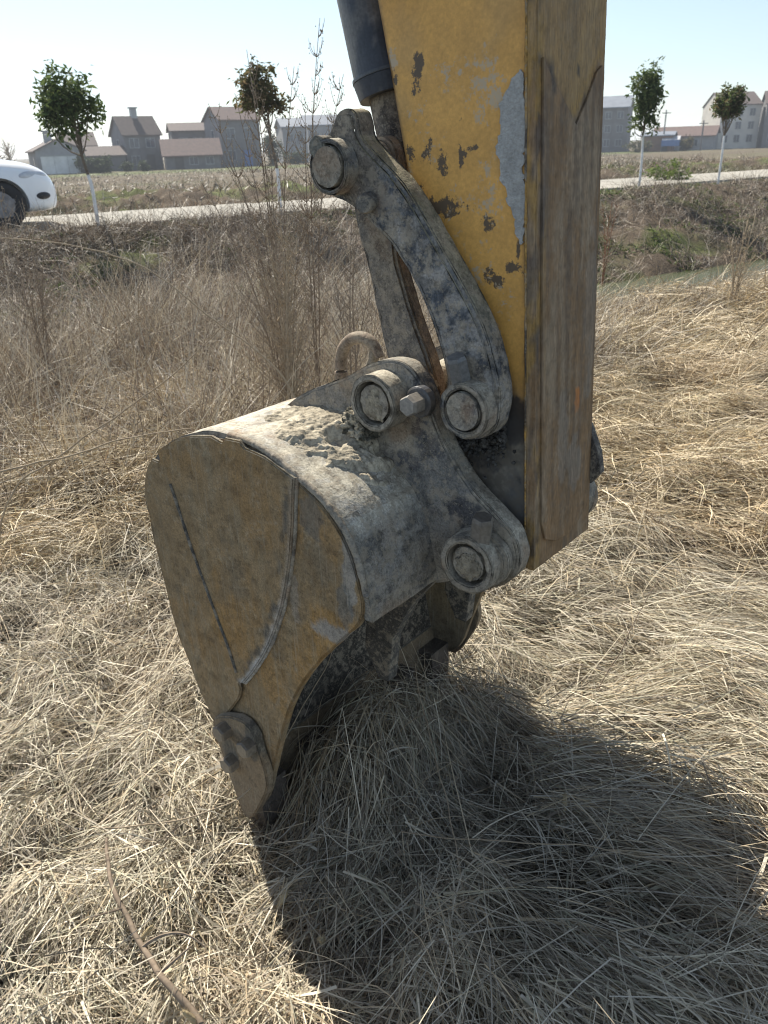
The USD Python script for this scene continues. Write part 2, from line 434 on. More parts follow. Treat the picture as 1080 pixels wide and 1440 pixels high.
def house(name, label, x, y, yaw, L, Dp, hw, rise, wall, roof, ridge='x', chim=None, wins=(), doors=(), over=0.3, gwins=(), group=None, skew=0.0, rid=None, door_mat=None):
    """front wall from the corner (x, y) along +x of its own frame, depth along +y"""
    h = thing(name, label, 'house', (x, y, -0.62), yaw, group)
    if ridge == 'x':
        ry = Dp * (0.5 + skew)
        prof = [(0, 0), (Dp, 0), (Dp, hw), (ry, hw + rise), (0, hw)]
        w = trimesh.creation.extrude_polygon(sg.Polygon(prof), L)      # x=depth y=height z=along
        w.apply_transform(np.array([[0, 0, 1, 0], [1, 0, 0, 0], [0, 1, 0, 0], [0, 0, 0, 1.0]]))
    else:
        prof = [(0, 0), (L, 0), (L, hw), (L * (0.5 + skew), hw + rise), (0, hw)]
        w = trimesh.creation.extrude_polygon(sg.Polygon(prof), Dp)
        w.apply_transform(np.array([[1, 0, 0, 0], [0, 0, 1, 0], [0, 1, 0, 0], [0, 0, 0, 1.0]]))
    w.fix_normals()
    obj('wall', w, wall, h)
    th = 0.14
    if ridge == 'x':
        ry = Dp * (0.5 + skew)
        for (ya, yb) in ((-over, ry), (ry, Dp + over)):
            za = hw - rise * over / ry if ya < 0 else hw + rise
            zb = hw + rise if ya < 0 else hw - rise * over / (Dp - ry)
            v = [(-over, ya, za), (L + over, ya, za), (L + over, yb, zb), (-over, yb, zb)]
            v = np.array(v + [(a, b, c + th) for a, b, c in v]) + [0, 0, 0.02]
            obj('roof_slope', trimesh.convex.convex_hull(v), roof, h)
        top = (L, ry)
    else:
        mx = L * (0.5 + skew)
        for (xa, xb) in ((-over, mx), (mx, L + over)):
            za = hw - rise * over / mx if xa < 0 else hw + rise
            zb = hw + rise if xa < 0 else hw - rise * over / (L - mx)
            v = [(xa, -over, za), (xb, -over, zb), (xb, Dp + over, zb), (xa, Dp + over, za)]
            v = np.array(v + [(a, b, c + th) for a, b, c in v]) + [0, 0, 0.02]
            obj('roof_slope', trimesh.convex.convex_hull(v), roof, h)
    if chim:
        cx, cy, cw, ctop, cbase = chim
        c = obj('chimney', cat([box(cx - cw / 2, cx + cw / 2, cy - cw / 2, cy + cw / 2, cbase, ctop)]), M_TRIM, h)
        obj('chimney_cap', box(cx - cw * .7, cx + cw * .7, cy - cw * .7, cy + cw * .7, ctop + .01, ctop + .16), M_TRIM, c)
    for (wx, wz, ww, wh) in wins:
        fr = cat([box(wx, wx + ww, -.07, .02, wz, wz + .09), box(wx, wx + ww, -.07, .02, wz + wh - .09, wz + wh), box(wx, wx + .09, -.06, .02, wz + .09, wz + wh - .09), box(wx + ww - .09, wx + ww, -.06, .02, wz + .09, wz + wh - .09),
                  box(wx + ww / 2 - .035, wx + ww / 2 + .035, -.06, .02, wz + .09, wz + wh - .09)])
        wnd = obj('window', fr, M_TRIM, h)
        obj('pane', box(wx + .09, wx + ww - .09, -.03, -.012, wz + .09, wz + wh - .09), M_GLASS, wnd)
    for (wy, wz, ww, wh) in gwins:
        fr = cat([box(-.07, .02, wy, wy + ww, wz, wz + .09), box(-.07, .02, wy, wy + ww, wz + wh - .09, wz + wh), box(-.06, .02, wy, wy + .09, wz + .09, wz + wh - .09), box(-.06, .02, wy + ww - .09, wy + ww, wz + .09, wz + wh - .09)])
        wnd = obj('window', fr, M_TRIM, h)
        obj('pane', box(-.03, -.012, wy + .09, wy + ww - .09, wz + .09, wz + wh - .09), M_GLASS, wnd)
    for (dx, dw, dh) in doors:
        dd = obj('door', box(dx, dx + dw, -.05, -.012, 0.02, dh), door_mat or M_DOOR, h)
    return h


def yaw_at(x, y, th=0.0):
    return math.atan2(-x, y) * 1.0 + th


# left of the arm
y0 = lambda x, y, th: -math.atan2(x, y) + th
h1 = house('low_house', 'low grey house with pale gable end and white chimney, left of the first road tree', -40.3, 104.6, y0(-38, 105, .12), 5.6, 9, 2.6, 1.25, M_WALL_G, M_ROOF_B, 'y', chim=(2.1, 3.5, .9, 4.75, 2.9), gwins=((2, .8, 1.3, 1.2),), wins=((2.0, .9, 1.2, 1.1),))
gw = thing('garden_wall', 'white panelled garden wall in front of the low grey house', 'wall', (-39.3, 103.4, -.62), y0(-38, 105, .05))
for k in range(3):
    obj('panel', box(k * 1.5, k * 1.5 + 1.46, 0, .15, 0.1, 2.0), M_WALL_W, gw)
obj('coping', box(-.05, 4.55, -.04, .19, 2.003, 2.1), M_TRIM, gw)
obj('footing', box(-.02, 4.5, -.02, .17, -.3, 0.097), M_WALL_B, gw)
house('small_house', 'small house with plain brown roof showing behind the first road tree', -41.6, 117.8, y0(-39.5, 118, .1), 4.3, 6, 3.2, 1.6, M_WALL_G, M_ROOF_B, wins=((.8, 1.2, 1.1, 1.1), (2.5, 1.2, 1.1, 1.1)))
house('shed', 'dark roofed shed between the low grey house and the two storey house', -36.5, 112, y0(-35, 112, .05), 4.6, 5, 1.9, 1.0, M_WALL_B, M_ROOF_B, doors=((1.5, 1.0, 1.7),))
house('two_storey_house', 'two storey dark brick house with brown roof and white chimney, left of the others', -32.5, 115.3, y0(-31, 116, .33), 4.9, 5.4, 4.35, 2.1, M_WALL_B, M_ROOF_B, chim=(2.6, 2.7, .75, 7.5, 5.2), wins=((.6, 2.7, 1.3, 1.2), (2.8, 2.7, 1.3, 1.2), (.6, .6, 1.2, 1.2)), doors=((2.7, 1.1, 1.9),), gwins=((2.2, 2.9, .9, .9),))
house('lean_to', 'low flat lean-to at the left side of the two storey brick house', -34.9, 114.6, y0(-34, 115, .2), 2.3, 3, 1.9, .35, M_WALL_B, M_ROOF_G)
house('upper_house', 'grey house whose brown roof rises behind the long red tiled roof', -28.4, 124.8, y0(-26, 125, .1), 5.0, 6, 4.75, 1.0, M_WALL_B, M_ROOF_B, wins=((.9, 2.8, 1.3, 1.1), (2.9, 2.8, 1.3, 1.1)), gwins=((2, 2.8, 1, 1),))
house('long_low_house', 'long low house under a wide red tiled roof', -26.9, 112.9, y0(-23.3, 113, .06), 7.0, 5.6, 1.75, 1.75, M_WALL_B, M_ROOF_R, wins=((3.0, .5, 1.2, 1.0), (5.1, .5, 1.1, 1.0)), doors=((1.2, 1.1, 1.6),), over=.4)
house('tall_house', 'tall two storey house with brown roof and grey gable, behind the second road tree', -20.7, 120.2, y0(-18, 121, .42), 5.9, 5.6, 5.9, 1.55, M_WALL_B, M_ROOF_R, wins=((.7, 3.5, 1.4, 1.4), (3.4, 3.5, 1.4, 1.4), (.7, .8, 1.3, 1.3)), doors=((3.2, 1.2, 2.1),), gwins=((2.2, 3.6, 1.0, 1.1),), door_mat=M_BLUE)
house('bluish_house', 'bluish far house showing between the tall weeds', -14.2, 139.2, y0(-12, 139, .2), 3.9, 6, 5.2, 1.2, M_WALL_G, M_ROOF_G, wins=((.6, 3.0, 1.1, 1.2), (2.2, 3.0, 1.1, 1.2)))
house('far_grey_house', 'far grey house just left of the pin at the top of the link', -11.0, 149.6, y0(-8.5, 150, .2), 6.5, 7, 5.6, 1.5, M_WALL_G, M_ROOF_G, wins=((.8, 3.2, 1.2, 1.2), (3.2, 3.2, 1.2, 1.2)))
# right of the arm
house('three_storey_house', 'dark three storey house with grey roof right beside the arm', 36.0, 154.2, y0(40, 153, -.12), 8.2, 8, 7.0, 1.75, M_WALL_B, M_ROOF_G,
      wins=[(x, z, 1.1, 1.15) for z in (.9, 3.1, 5.2) for x in (.8, 2.7, 4.4, 6.4)])
house('brick_shed', 'low brown brick shed behind the thin tall road tree', 43.9, 143.4, y0(46.5, 142.5, -.1), 4.9, 5, 2.35, .5, M_WALL_R, M_ROOF_G, wins=((.7, .7, 1.0, .9),), doors=((3.2, 1.0, 1.7),))
aw = thing('blue_awning', 'blue awning with white top at the brown brick shed', 'awning', (46.6, 141.4, -.62), y0(46.5, 142.5, -.1))
obj('canopy', trimesh.convex.convex_hull([(0, 0, 1.7), (2.8, 0, 1.7), (2.8, 1.4, 2.3), (0, 1.4, 2.3), (0, 0, 1.6), (2.8, 0, 1.6), (2.8, 1.4, 2.2), (0, 1.4, 2.2)]), M_WALL_W, aw)
obj('valance', box(0, 2.8, -.06, -.01, .8, 1.7), M_BLUE, aw)
for k in (0.05, 2.7):
    obj('post', box(k, k + .06, 0, .06, 0, 1.6), M_TRIM, aw)
house('red_roof_house', 'long low house with red sheet roof left of the big pale building', 47.4, 148.7, y0(52, 147, -.14), 9.9, 6, 2.2, 1.35, M_WALL_G, M_ROOF_R, wins=((4.3, .6, 1.1, 1.1), (6.3, .6, 1.1, 1.1)), doors=((2.7, .9, 1.7),))
house('pale_apartment_house', 'large pale building with blank beige gable and two rows of windows', 58.6, 148.8, y0(61, 148, .35), 6.6, 9.5, 6.7, 2.0, M_WALL_L, M_ROOF_B,
      wins=[(x, z, 1.0, 1.2) for z in (1.0, 3.0, 5.0) for x in (.6, 2.6, 4.7)], over=.15)
house('darker_apartment_house', 'darker block joined to the right of the pale building at the edge', 65.2, 146.6, y0(65, 147, .1), 8, 8, 6.7, 1.9, M_WALL_B, M_ROOF_B,
      wins=[(x, z, 1.1, 1.2) for z in (1.0, 3.0, 5.0) for x in (.7, 2.8, 4.9)])
for (px, py, ht, lb) in ((47.2, 142.4, 6.1, 'thin pale utility pole behind the red roof'), (52.7, 140.4, 4.4, 'dark utility pole in front of the red roof')):
    pl = thing('utility_pole', lb, 'pole', (px, py, -.62))
    obj('shaft', tube([(0, 0, -.1), (0, 0, ht)], [.16, .1], 8), M_WALL_G if ht > 5 else M_WALL_B, pl)
    obj('crossarm', box(-.7, .7, -.17, -.11, ht - .5, ht - .38), M_WALL_B, pl)

# ------------------------------------------------------------------ trees, bushes
rng = np.random.default_rng(7)


def leaf_cloud(c, rad, n, size, cols, rng, shell=0.55, flat=0.0, droop=0.2, clumps=26):
    cc = rng.normal(size=(clumps, 3)); cc /= np.linalg.norm(cc, axis=1, keepdims=True)
    cc = cc * (rng.random((clumps, 1)) ** 0.45) * np.asarray(rad) * 0.92
    k = rng.integers(0, clumps, n)
    p = cc[k] + rng.normal(size=(n, 3)) * np.asarray(rad) * 0.17
    a = rng.random(n) * 2 * np.pi
    el = rng.normal(-droop, 0.6, n)
    d = np.stack([np.cos(a) * np.cos(el), np.sin(a) * np.cos(el), np.sin(el)], 1)
    s = rng.normal(size=(n, 3)); s -= (s * d).sum(1, keepdims=True) * d; s /= np.linalg.norm(s, axis=1, keepdims=True)
    nn = np.cross(d, s)
    L = size * rng.uniform(0.65, 1.2, (n, 1)); Wd = L * 0.36
    base = p + np.asarray(c)
    v = np.stack([base, base + d * L * .45 + s * Wd * .5 + nn * L * .06, base + d * L, base + d * L * .45 - s * Wd * .5 + nn * L * .06], 1)
    f = (np.arange(n)[:, None, None] * 4 + np.array([[0, 1, 2], [0, 2, 3]])[None]).reshape(-1, 3)
    cols = np.asarray(cols)
    ci = cols[rng.integers(0, len(cols), n)] * rng.uniform(.7, 1.3, (n, 1))
    return v.reshape(-1, 3), f, np.repeat(ci, 4, 0), cc + np.asarray(c)


M_BARK = plain('bark', (0.16, 0.125, 0.09), (0.11, 0.085, 0.065), 30, 0.9)
M_LIME = plain('limewash', (0.72, 0.71, 0.68), (0.55, 0.53, 0.5), 14, 0.9)


def tree(label, x, y, zc, rad, n, size, cols, lean=0.0, lime=(0.5, 1.0), trunk_top=None, r0=.029, tone=0, seed=1):
    r = np.random.default_rng(seed)
    z0 = float(gz(x, y))
    t = thing('road_tree', label, 'tree', (x, y, z0), 0, 'young trees along the concrete road')
    v, f, c, cl = leaf_cloud((lean, 0, zc - z0), rad, n, size, cols, r)
    obj('crown', (v, f), M_LEAF, t, paint=lambda *_: c)
    top = np.array([lean * .62, 0, zc - z0 - rad[2] * .35])
    h = top[2]
    pts = spline([(0, 0, -.1), (.012, 0, h * .35), (lean * .4 - .01, 0, h * .7), tuple(top)], 14)
    rr = np.linspace(r0, r0 * .6, 14)
    cut = int(14 * lime[1])
    ka = int(14 * lime[0])
    if cut > ka:
        obj('limewashed_trunk', tube(pts[ka:cut], rr[ka:cut] + .001, 8), M_LIME, t, smooth=50)
    parts = [tube(pts, rr * .97, 8)]
    obj('trunk', cat(parts), M_BARK, t, smooth=50)
    lim = []
    for q_ in cl[r.permutation(len(cl))[:14]]:
        b = pts[r.integers(9, 14)]
        mid = (b + q_) / 2 + r.normal(0, .04, 3) + [0, 0, -.05]
        lim.append(tube(spline([b, mid, q_], 6), np.linspace(r0 * .38, r0 * .12, 6), 5))
    obj('limbs', cat(lim), M_BARK, t)
    return t


G1 = [(.065, .10, .03), (.09, .13, .04), (.12, .16, .05), (.05, .08, .025), (.15, .18, .07)]
G2 = [(.12, .105, .045), (.15, .115, .055), (.10, .105, .04), (.19, .14, .075), (.08, .09, .035)]
tree('round leafy tree in front of the low houses, nearest the white car', -4.0, 12.2, 2.14, (.40, .40, .50), 2300, .105, G1, -.13, (.1, .6), seed=3)
tree('flat topped tree with browning drooping leaves behind the tall weeds', -1.535, 13.73, 2.30, (.38, .38, .34), 2500, .10, G2, -.12, (.1, .55), seed=5)
tree('tall narrow leafy tree with white trunk just right of the arm', 5.64, 18.29, 2.23, (.34, .34, .62), 2400, .115, G1, -.0, (0, .8), seed=8)
tree('small rounded tree with brown tinged top at the right', 7.91, 19.75, 2.12, (.31, .31, .38), 1900, .11, G1 + G2, .03, (0, .78), r0=.03, seed=11)


def bush(name, label, catg, x, y, rad, n, size, cols, seed, zoff=0.0, group=None):
    r = np.random.default_rng(seed)
    z0 = float(gz(x, y)) + zoff
    t = thing(name, label, catg, (x, y, z0), 0, group)
    v, f, c, cl = leaf_cloud((0, 0, rad[2] * .8), rad, n, size, cols, r, clumps=18)
    v[:, 2] = np.abs(v[:, 2])
    obj('crown', (v, f), M_LEAF, t, paint=lambda *_: c)
    st = [tube(spline([(0, 0, -.1), q_ * .5 + [0, 0, .05], q_], 5), np.linspace(rad[2] * .04, rad[2] * .012, 5), 5) for q_ in cl[:9]]
    obj('stems', cat(st), M_BARK, t)
    return t


DG = [(.035, .05, .025), (.05, .07, .03), (.06, .075, .035)]
bush('bush', 'wide dark bush left of the two storey brick house', 'bush', -32.6, 104.9, (1.5, 1.2, 1.1), 900, .45, DG, 31)
bush('bush', 'dark round bush beside the shed behind the first tree trunk', 'bush', -34.4, 104.4, (1.1, 1.0, 1.25), 800, .45, DG, 32)
bush('bush', 'small dark bush at the foot of the two storey brick house', 'bush', -29.0, 109.5, (.9, .8, .75), 600, .35, DG, 33)
bush('bush', 'low bush in front of the dark door of the two storey house', 'bush', -31.0, 109.5, (.8, .7, .7), 600, .35, DG, 34)
bush('conifer', 'dark green conifer between the tall house and the bluish house', 'tree', -13.6, 118.0, (1.3, 1.3, 2.3), 1300, .45, DG, 35)
bush('bush', 'hedge like bush in front of the bluish house', 'bush', -11.0, 126, (2.2, 1.5, 1.2), 900, .45, DG, 36)
bush('bush', 'dark bushes in front of the dark three storey house', 'bush', 42.5, 140, (2.5, 1.5, 1.1), 900, .4, DG + G2, 37)
bush('bush', 'brownish bush between the brick shed and the red roof', 'bush', 50.6, 141, (1.4, 1.2, 1.3), 800, .4, G2, 38)
bush('bush', 'dry pale bush left of the low grey house behind the car', 'bush', -43.5, 101, (2.0, 1.5, 1.5), 900, .4, [(.2, .17, .12), (.15, .12, .09)], 39)
bush('green_bush', 'bright green bush on the field edge behind the road, between two trees', 'bush', 7.3, 21.3, (.5, .4, .26), 600, .11, [(.12, .16, .04), (.15, .19, .05), (.09, .13, .035)], 40)
# bare tree at the far left
bt = thing('bare_tree', 'leafless pale tree at the far left behind the car', 'tree', (-44.5, 107, -.6))
rb = np.random.default_rng(4)
obj('trunk', tube([(0, 0, -.1), (.1, 0, 1.6), (.0, 0, 3.0)], [.13, .1, .06], 6), M_TWIG_L, bt)
br = []
for k in range(46):
    a, e = rb.random() * 6.28, rb.uniform(.3, 1.3)
    b0 = np.array([0, 0, rb.uniform(1.2, 3.0)]); L = rb.uniform(1.0, 2.3)
    d = np.array([math.cos(a) * math.cos(e), math.sin(a) * math.cos(e), math.sin(e)])
    br.append(tube(spline([b0, b0 + d * L * .5, b0 + d * L + [0, 0, .2]], 4), [.04, .03, .02, .012], 4))
obj('branches', cat(br), M_TWIG_L, bt)

# ------------------------------------------------------------------ the white car (nose to the right)
M_CARW = plain('white_car_paint', (0.78, 0.79, 0.8), (0.74, 0.75, 0.76), 1.5, 0.22, spec=0.6)
M_TYRE = plain('tyre_rubber', (0.03, 0.03, 0.032), (0.02, 0.02, 0.02), 20, 0.85)
M_RIM = plain('alloy_rim', (0.22, 0.22, 0.23), (0.12, 0.12, 0.13), 10, 0.35, spec=0.6, metal=0.6)
M_BLK = plain('black_trim', (0.025, 0.025, 0.028), (0.02, 0.02, 0.02), 10, 0.5)
M_LAMP = plain('headlight_lens', (0.55, 0.57, 0.6), (0.36, 0.37, 0.4), 9, 0.08, spec=0.8)


def car_body():
    """x forward with the nose at 0, y across, z up"""
    xs = [-4.4, -4.3, -4.0, -3.6, -3.1, -2.6, -2.1, -1.7, -1.35, -1.0, -.65, -.35, -.15, -.05, 0.0]
    top = [.75, .92, 1.0, 1.12, 1.38, 1.46, 1.46, 1.36, 1.16, .98, .93, .87, .78, .68, .58]
    bot = [.4, .3, .24, .2, .19, .19, .19, .19, .19, .19, .19, .2, .21, .23, .3]
    hw = [.7, .8, .86, .89, .9, .9, .9, .9, .9, .89, .87, .82, .72, .62, .5]
    xx = np.linspace(-4.4, 0, 90)
    from scipy.interpolate import PchipInterpolator as PI_
    tp, bt_, h_ = PI_(xs, top)(xx), PI_(xs, bot)(xx), PI_(xs, hw)(xx)
    sec = []
    nA = 36
    for x, t_, b_, w_ in zip(xx, tp, bt_, h_):
        a = np.linspace(0, 2 * np.pi, nA, endpoint=False)
        ca, sa = np.cos(a), np.sin(a)
        e = 0.42
        yy = np.sign(ca) * np.abs(ca) ** e * w_
        zz = np.where(sa >= 0, np.abs(sa) ** (e + .1), -np.abs(sa) ** e)
        mid = (b_ + min(t_, .85)) / 2
        z = np.where(sa >= 0, mid + zz * (t_ - mid), mid + zz * (mid - b_))
        tuck = np.clip((z - .85) / .6, 0, 1)
        sec.append(np.stack([np.full(nA, x), yy * (1 - .32 * tuck), z], 1))
    s = np.array(sec)
    v = s.reshape(-1, 3)
    i, j = np.meshgrid(np.arange(len(xx) - 1), np.arange(nA), indexing='ij')
    q = np.stack([i * nA + j, (i + 1) * nA + j, (i + 1) * nA + (j + 1) % nA, i * nA + (j + 1) % nA], -1).reshape(-1, 4)
    f = np.vstack([q[:, [0, 1, 2]], q[:, [0, 2, 3]]])
    n = len(v)
    v = np.vstack([v, s[0].mean(0), s[-1].mean(0)])
    k = np.arange(nA); e0 = (len(xx) - 1) * nA
    f = np.vstack([f, np.stack([np.full(nA, n), k, (k + 1) % nA], 1), np.stack([np.full(nA, n + 1), e0 + (k + 1) % nA, e0 + k], 1)])
    t = trimesh.Trimesh(v, f, process=False)
    if t.volume < 0:
        t.invert()
    man = m3.Manifold(m3.Mesh(np.asarray(t.vertices, np.float32), np.asarray(t.faces, np.uint32)))
    for x in (-.83, -3.45):
        c = m3.Manifold.cylinder(2.4, .37, .37, 40).rotate([90, 0, 0]).translate([x, 1.2, .32])
        inner = m3.Manifold.cube([1.2, 1.1, 1.2], True).translate([x, 0, .3])
        man = man - (c - inner)
    return man


car_y = -33  # degrees
car_rot = math.atan2(RD[1], RD[0])
nose = np.array(nrp(14.0, 2.92, .54))
car = thing('white_car', 'white car parked on the road at the left edge, only its front in view', 'car', nose, car_rot)
obj('body', car_body(), M_CARW, car, smooth=35)
for s in (-1, 1):
    for x in (-.83, -3.45):
        ww = obj('wheel', cat([trimesh.creation.torus(.245, .085, 28, 12).apply_transform(trimesh.transformations.rotation_matrix(np.pi / 2, [1, 0, 0]))]).apply_translation([x, s * .78, .33]), M_TYRE, car, smooth=50)
        spk = [trimesh.creation.cylinder(.21, .08, sections=24).apply_transform(trimesh.transformations.rotation_matrix(np.pi / 2, [1, 0, 0]))]
        for k in range(5):
            b = box(-.03, .03, s * .045 - .012, s * .045 + .012, .03, .2)
            b.apply_transform(trimesh.transformations.rotation_matrix(k * 2 * np.pi / 5, [0, 1, 0]))
            spk.append(b)
        obj('rim', cat(spk).apply_translation([x, s * .78, .33]), M_RIM, ww)
    hl = trimesh.creation.icosphere(2, 1.0); hl.apply_scale([.24, .06, .075]); hl.apply_transform(trimesh.transformations.rotation_matrix(-s * .45, [0, 0, 1])); hl.apply_translation([-.34, s * .735, .70])
    obj('headlight', hl, M_LAMP, car, smooth=True)
    fg = trimesh.creation.icosphere(2, 1.0); fg.apply_scale([.12, .05, .05]); fg.apply_transform(trimesh.transformations.rotation_matrix(-s * .5, [0, 0, 1])); fg.apply_translation([-.24, s * .765, .43])
    obj('fog_lamp_recess', fg, M_BLK, car, smooth=True)
    mr = trimesh.creation.icosphere(2, 1.0); mr.apply_scale([.07, .11, .07]); mr.apply_translation([-1.35, s * .95, 1.02])
    obj('mirror', mr, M_CARW, car, smooth=True)
    obj('side_window', trimesh.convex.convex_hull([(-1.45, s * .80, .98), (-1.95, s * .70, 1.3), (-3.0, s * .70, 1.3), (-3.4, s * .80, 1.02), (-1.45, s * .845, .98), (-1.95, s * .745, 1.3), (-3.0, s * .745, 1.3), (-3.4, s * .845, 1.02)]), M_GLASS, car)
obj('grille', box(-.03, .012, -.42, .42, .5, .6), M_BLK, car)
obj('windscreen', trimesh.convex.convex_hull([(-1.24, -.62, 1.1), (-1.24, .62, 1.1), (-1.68, .5, 1.365), (-1.68, -.5, 1.365), (-1.2, -.6, 1.12), (-1.2, .6, 1.12), (-1.66, .5, 1.39), (-1.66, -.5, 1.39)]), M_GLASS, car)

# ------------------------------------------------------------------ the excavator's stick, links, cylinder and bucket
# own frame: x along the bucket's side (towards its mouth), y across the bucket, z up
EX = thing('excavator_arm', 'weathered yellow excavator arm with links and a muddy bucket resting on the straw', 'excavator', P0, -ANG)


def mixc(a, b, m):
    return a + (np.asarray(b, float) - a) * np.clip(m, 0, 1)[:, None]


def spots(v, items, freq=45, amp=0.5, seed=3, ax=(0, 2)):
    m = np.zeros(len(v))
    wob = (fbm(v * freq, 4, seed) - 0.5) * 2 * amp
    for (a, b, ra, rb, s) in items:
        q = np.hypot((v[:, ax[0]] - a) / ra, (v[:, ax[1]] - b) / rb) + wob
        m = np.maximum(m, s * (1 - sst(q, .86, 1.0)))
    return m


def seg_dist(v, line, ax=(0, 2)):
    p = v[:, list(ax)]
    best = np.full(len(v), 9.0)
    for a, b in zip(line[:-1], line[1:]):
        a, b = np.asarray(a, float), np.asarray(b, float)
        t = np.clip(((p - a) @ (b - a)) / ((b - a) @ (b - a)), 0, 1)
        best = np.minimum(best, np.linalg.norm(p - a - t[:, None] * (b - a), axis=1))
    return best


STEEL, MUD, MUDL, RUST, DUST, BLACK = (.14, .13, .115), (.26, .225, .175), (.44, .395, .30), (.20, .11, .05), (.27, .235, .18), (.025, .025, .027)


def muddy(bias=0.0, blue=0.0, seed=1):
    def f(v, n):
        a, b, c_ = fbm(v * 7, 5, seed), fbm(v * 26, 4, seed + 1), fbm(v * 60, 3, seed + 2)
        base = np.tile(np.array(STEEL) + np.array([-.012, -.002, .008]) * blue, (len(v), 1)) * (0.75 + 0.6 * b)[:, None]
        c = mixc(base, MUD, sst(a * .6 + b * .4 + bias, .43, .54) * .9)
        c = mixc(c, DUST, sst(c_ * .5 + a * .5 + bias, .48, .60) * .8)
        c = mixc(c, RUST, sst(fbm(v * 11, 3, seed + 7), .60, .72) * .45)
        c = mixc(c, MUDL, sst(n[:, 2], .35, .85) * (.35 + .6 * sst(b, .35, .55)))
        c = mixc(c, BLACK, sst(fbm(v * 30, 4, seed + 9), .66, .72) * .6)
        return c
    return f


def brown_plate(v, n):
    a, b, s = fbm(v * 5, 5, 41), fbm(v * 22, 4, 42), fbm(v * np.array([55, 30, 9]), 3, 43)
    c = np.tile(np.array([.225, .152, .076]), (len(v), 1)) * (.72 + .6 * b)[:, None]
    c = mixc(c, (.255, .15, .058), sst(a, .48, .62) * .6)
    c = mixc(c, (.29, .165, .055), spots(v, [(.02, .60, .05, .12, .55), (.33, .62, .09, .10, .8), (.2, .48, .10, .12, .55), (.10, .56, .05, .12, .35)], 14, .5, 6))
    c = mixc(c, (.24, .185, .11), sst(s, .52, .66) * .45)
    c = mixc(c, (.125, .10, .065), sst(fbm(v * 8, 4, 47), .56, .7) * .5)
    # pale scratches
    for k, sd in enumerate((51, 52, 53)):
        ang = (.35, -.5, 1.9)[k]
        u = v[:, 0] * math.cos(ang) + v[:, 2] * math.sin(ang)
        t = -v[:, 0] * math.sin(ang) + v[:, 2] * math.cos(ang)
        q = noise(np.stack([u * 420, t * 9, u * 0 + sd], -1), sd)
        c = mixc(c, (.30, .25, .17), sst(q, .80, .92) * sst(b, .42, .6) * .45)
    # scraped grey along the edges of the bucket's mouth
    c = mixc(c, (.25, .235, .205), spots(v, [(.345, .655, .06, .022, .8), (.39, .80, .016, .09, .7), (.24, .70, .014, .07, .4)], 50, .6, 8))
    c = mixc(c, (.10, .105, .10), spots(v, [(.30, .89, .03, .05, .5), (.375, .73, .02, .06, .55)], 40, .6, 9))
    c = mixc(c, (.175, .145, .10), (1 - sst(v[:, 2], .05, .4)) * .6)
    c = mixc(c, MUDL, sst(n[:, 2], .4, .9) * .7)
    return c


OUT = [(0.012, .0), (-.043, .068), (-.081, .239), (-.119, .328), (-.177, .508), (-.205, .716), (-.207, .813), (-.186, .869), (-.121, .932), (-.016, .982), (.052, .997), (.136, 1.002), (.201, .987), (.263, .962),
       (.332, .927), (.388, .870), (.414, .802), (.430, .716), (.355, .634), (.270, .531), (.209, .430), (.164, .321), (.115, .172), (.080, .06)]
BW = 0.84
prof = chaikin(OUT, 2)
rq = np.random.default_rng(2)
# shell: the outer line from the lip round the back to the mouth edge near the pins
back = spline([(-.02, -.03), (-.050, .068), (-.088, .239), (-.126, .328), (-.183, .508), (-.211, .716), (-.212, .813), (-.190, .873), (-.123, .938), (-.017, .987), (.052, 1.003), (.137, 1.005), (.203, .992), (.266, .966), (.336, .931), (.393, .873), (.420, .803), (.437, .712)], 130)
tn = np.gradient(back, axis=0); tn /= np.linalg.norm(tn, axis=1, keepdims=True)
inn = back + np.stack([tn[:, 1], -tn[:, 0]], 1) * 0.020
shell_poly = sg.Polygon(np.vstack([back, inn[::-1]])).buffer(0)


def shell_paint(v, n):
    c = muddy(.03, .35, 61)(v, n)
    a, b = fbm(v * 9, 4, 71), fbm(v * 40, 4, 72)
    upm = sst(n[:, 2], .25, .75)
    c = mixc(c, (.50, .455, .355), upm * (.55 + .45 * sst(a, .35, .55)))
    c = mixc(c, (.40, .38, .33), upm * sst(b, .55, .66) * .8)
    c = mixc(c, (.30, .16, .06), upm * sst(fbm(v * 17, 3, 73), .60, .7) * .6 * (1 - sst(v[:, 0], .1, .3)))
    side = (1 - upm) * sst(v[:, 0], .25, .38)
    c = mixc(c, (.25, .235, .205), side * .6 * sst(a, .35, .6))
    c = mixc(c, (.06, .058, .054), side * sst(fbm(v * np.array([18, 18, 40]), 4, 75), .56, .66) * .8)
    c = mixc(c, (.20, .185, .15), (1 - sst(v[:, 1], .0, .03)) * .6)
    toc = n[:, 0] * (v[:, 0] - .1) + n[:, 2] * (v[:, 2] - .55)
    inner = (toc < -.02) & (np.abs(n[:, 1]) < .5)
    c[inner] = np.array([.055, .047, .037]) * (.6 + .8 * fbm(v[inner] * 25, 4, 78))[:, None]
    return c


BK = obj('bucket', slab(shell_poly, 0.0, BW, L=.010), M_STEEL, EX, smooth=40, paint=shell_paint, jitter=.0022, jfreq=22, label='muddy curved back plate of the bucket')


def side_poly(j=0.0):
    p = sg.Polygon(prof).buffer(-.004)
    return p


for s, (w0, w1) in enumerate(((-.006, .016), (BW - .016, BW + .006))):
    obj('side_plate', slab(side_poly(), w0, w1, L=.0065 if s == 0 else .03, bevel=.003), M_PLATE, BK, smooth=40, paint=brown_plate, jitter=.001, jfreq=18)
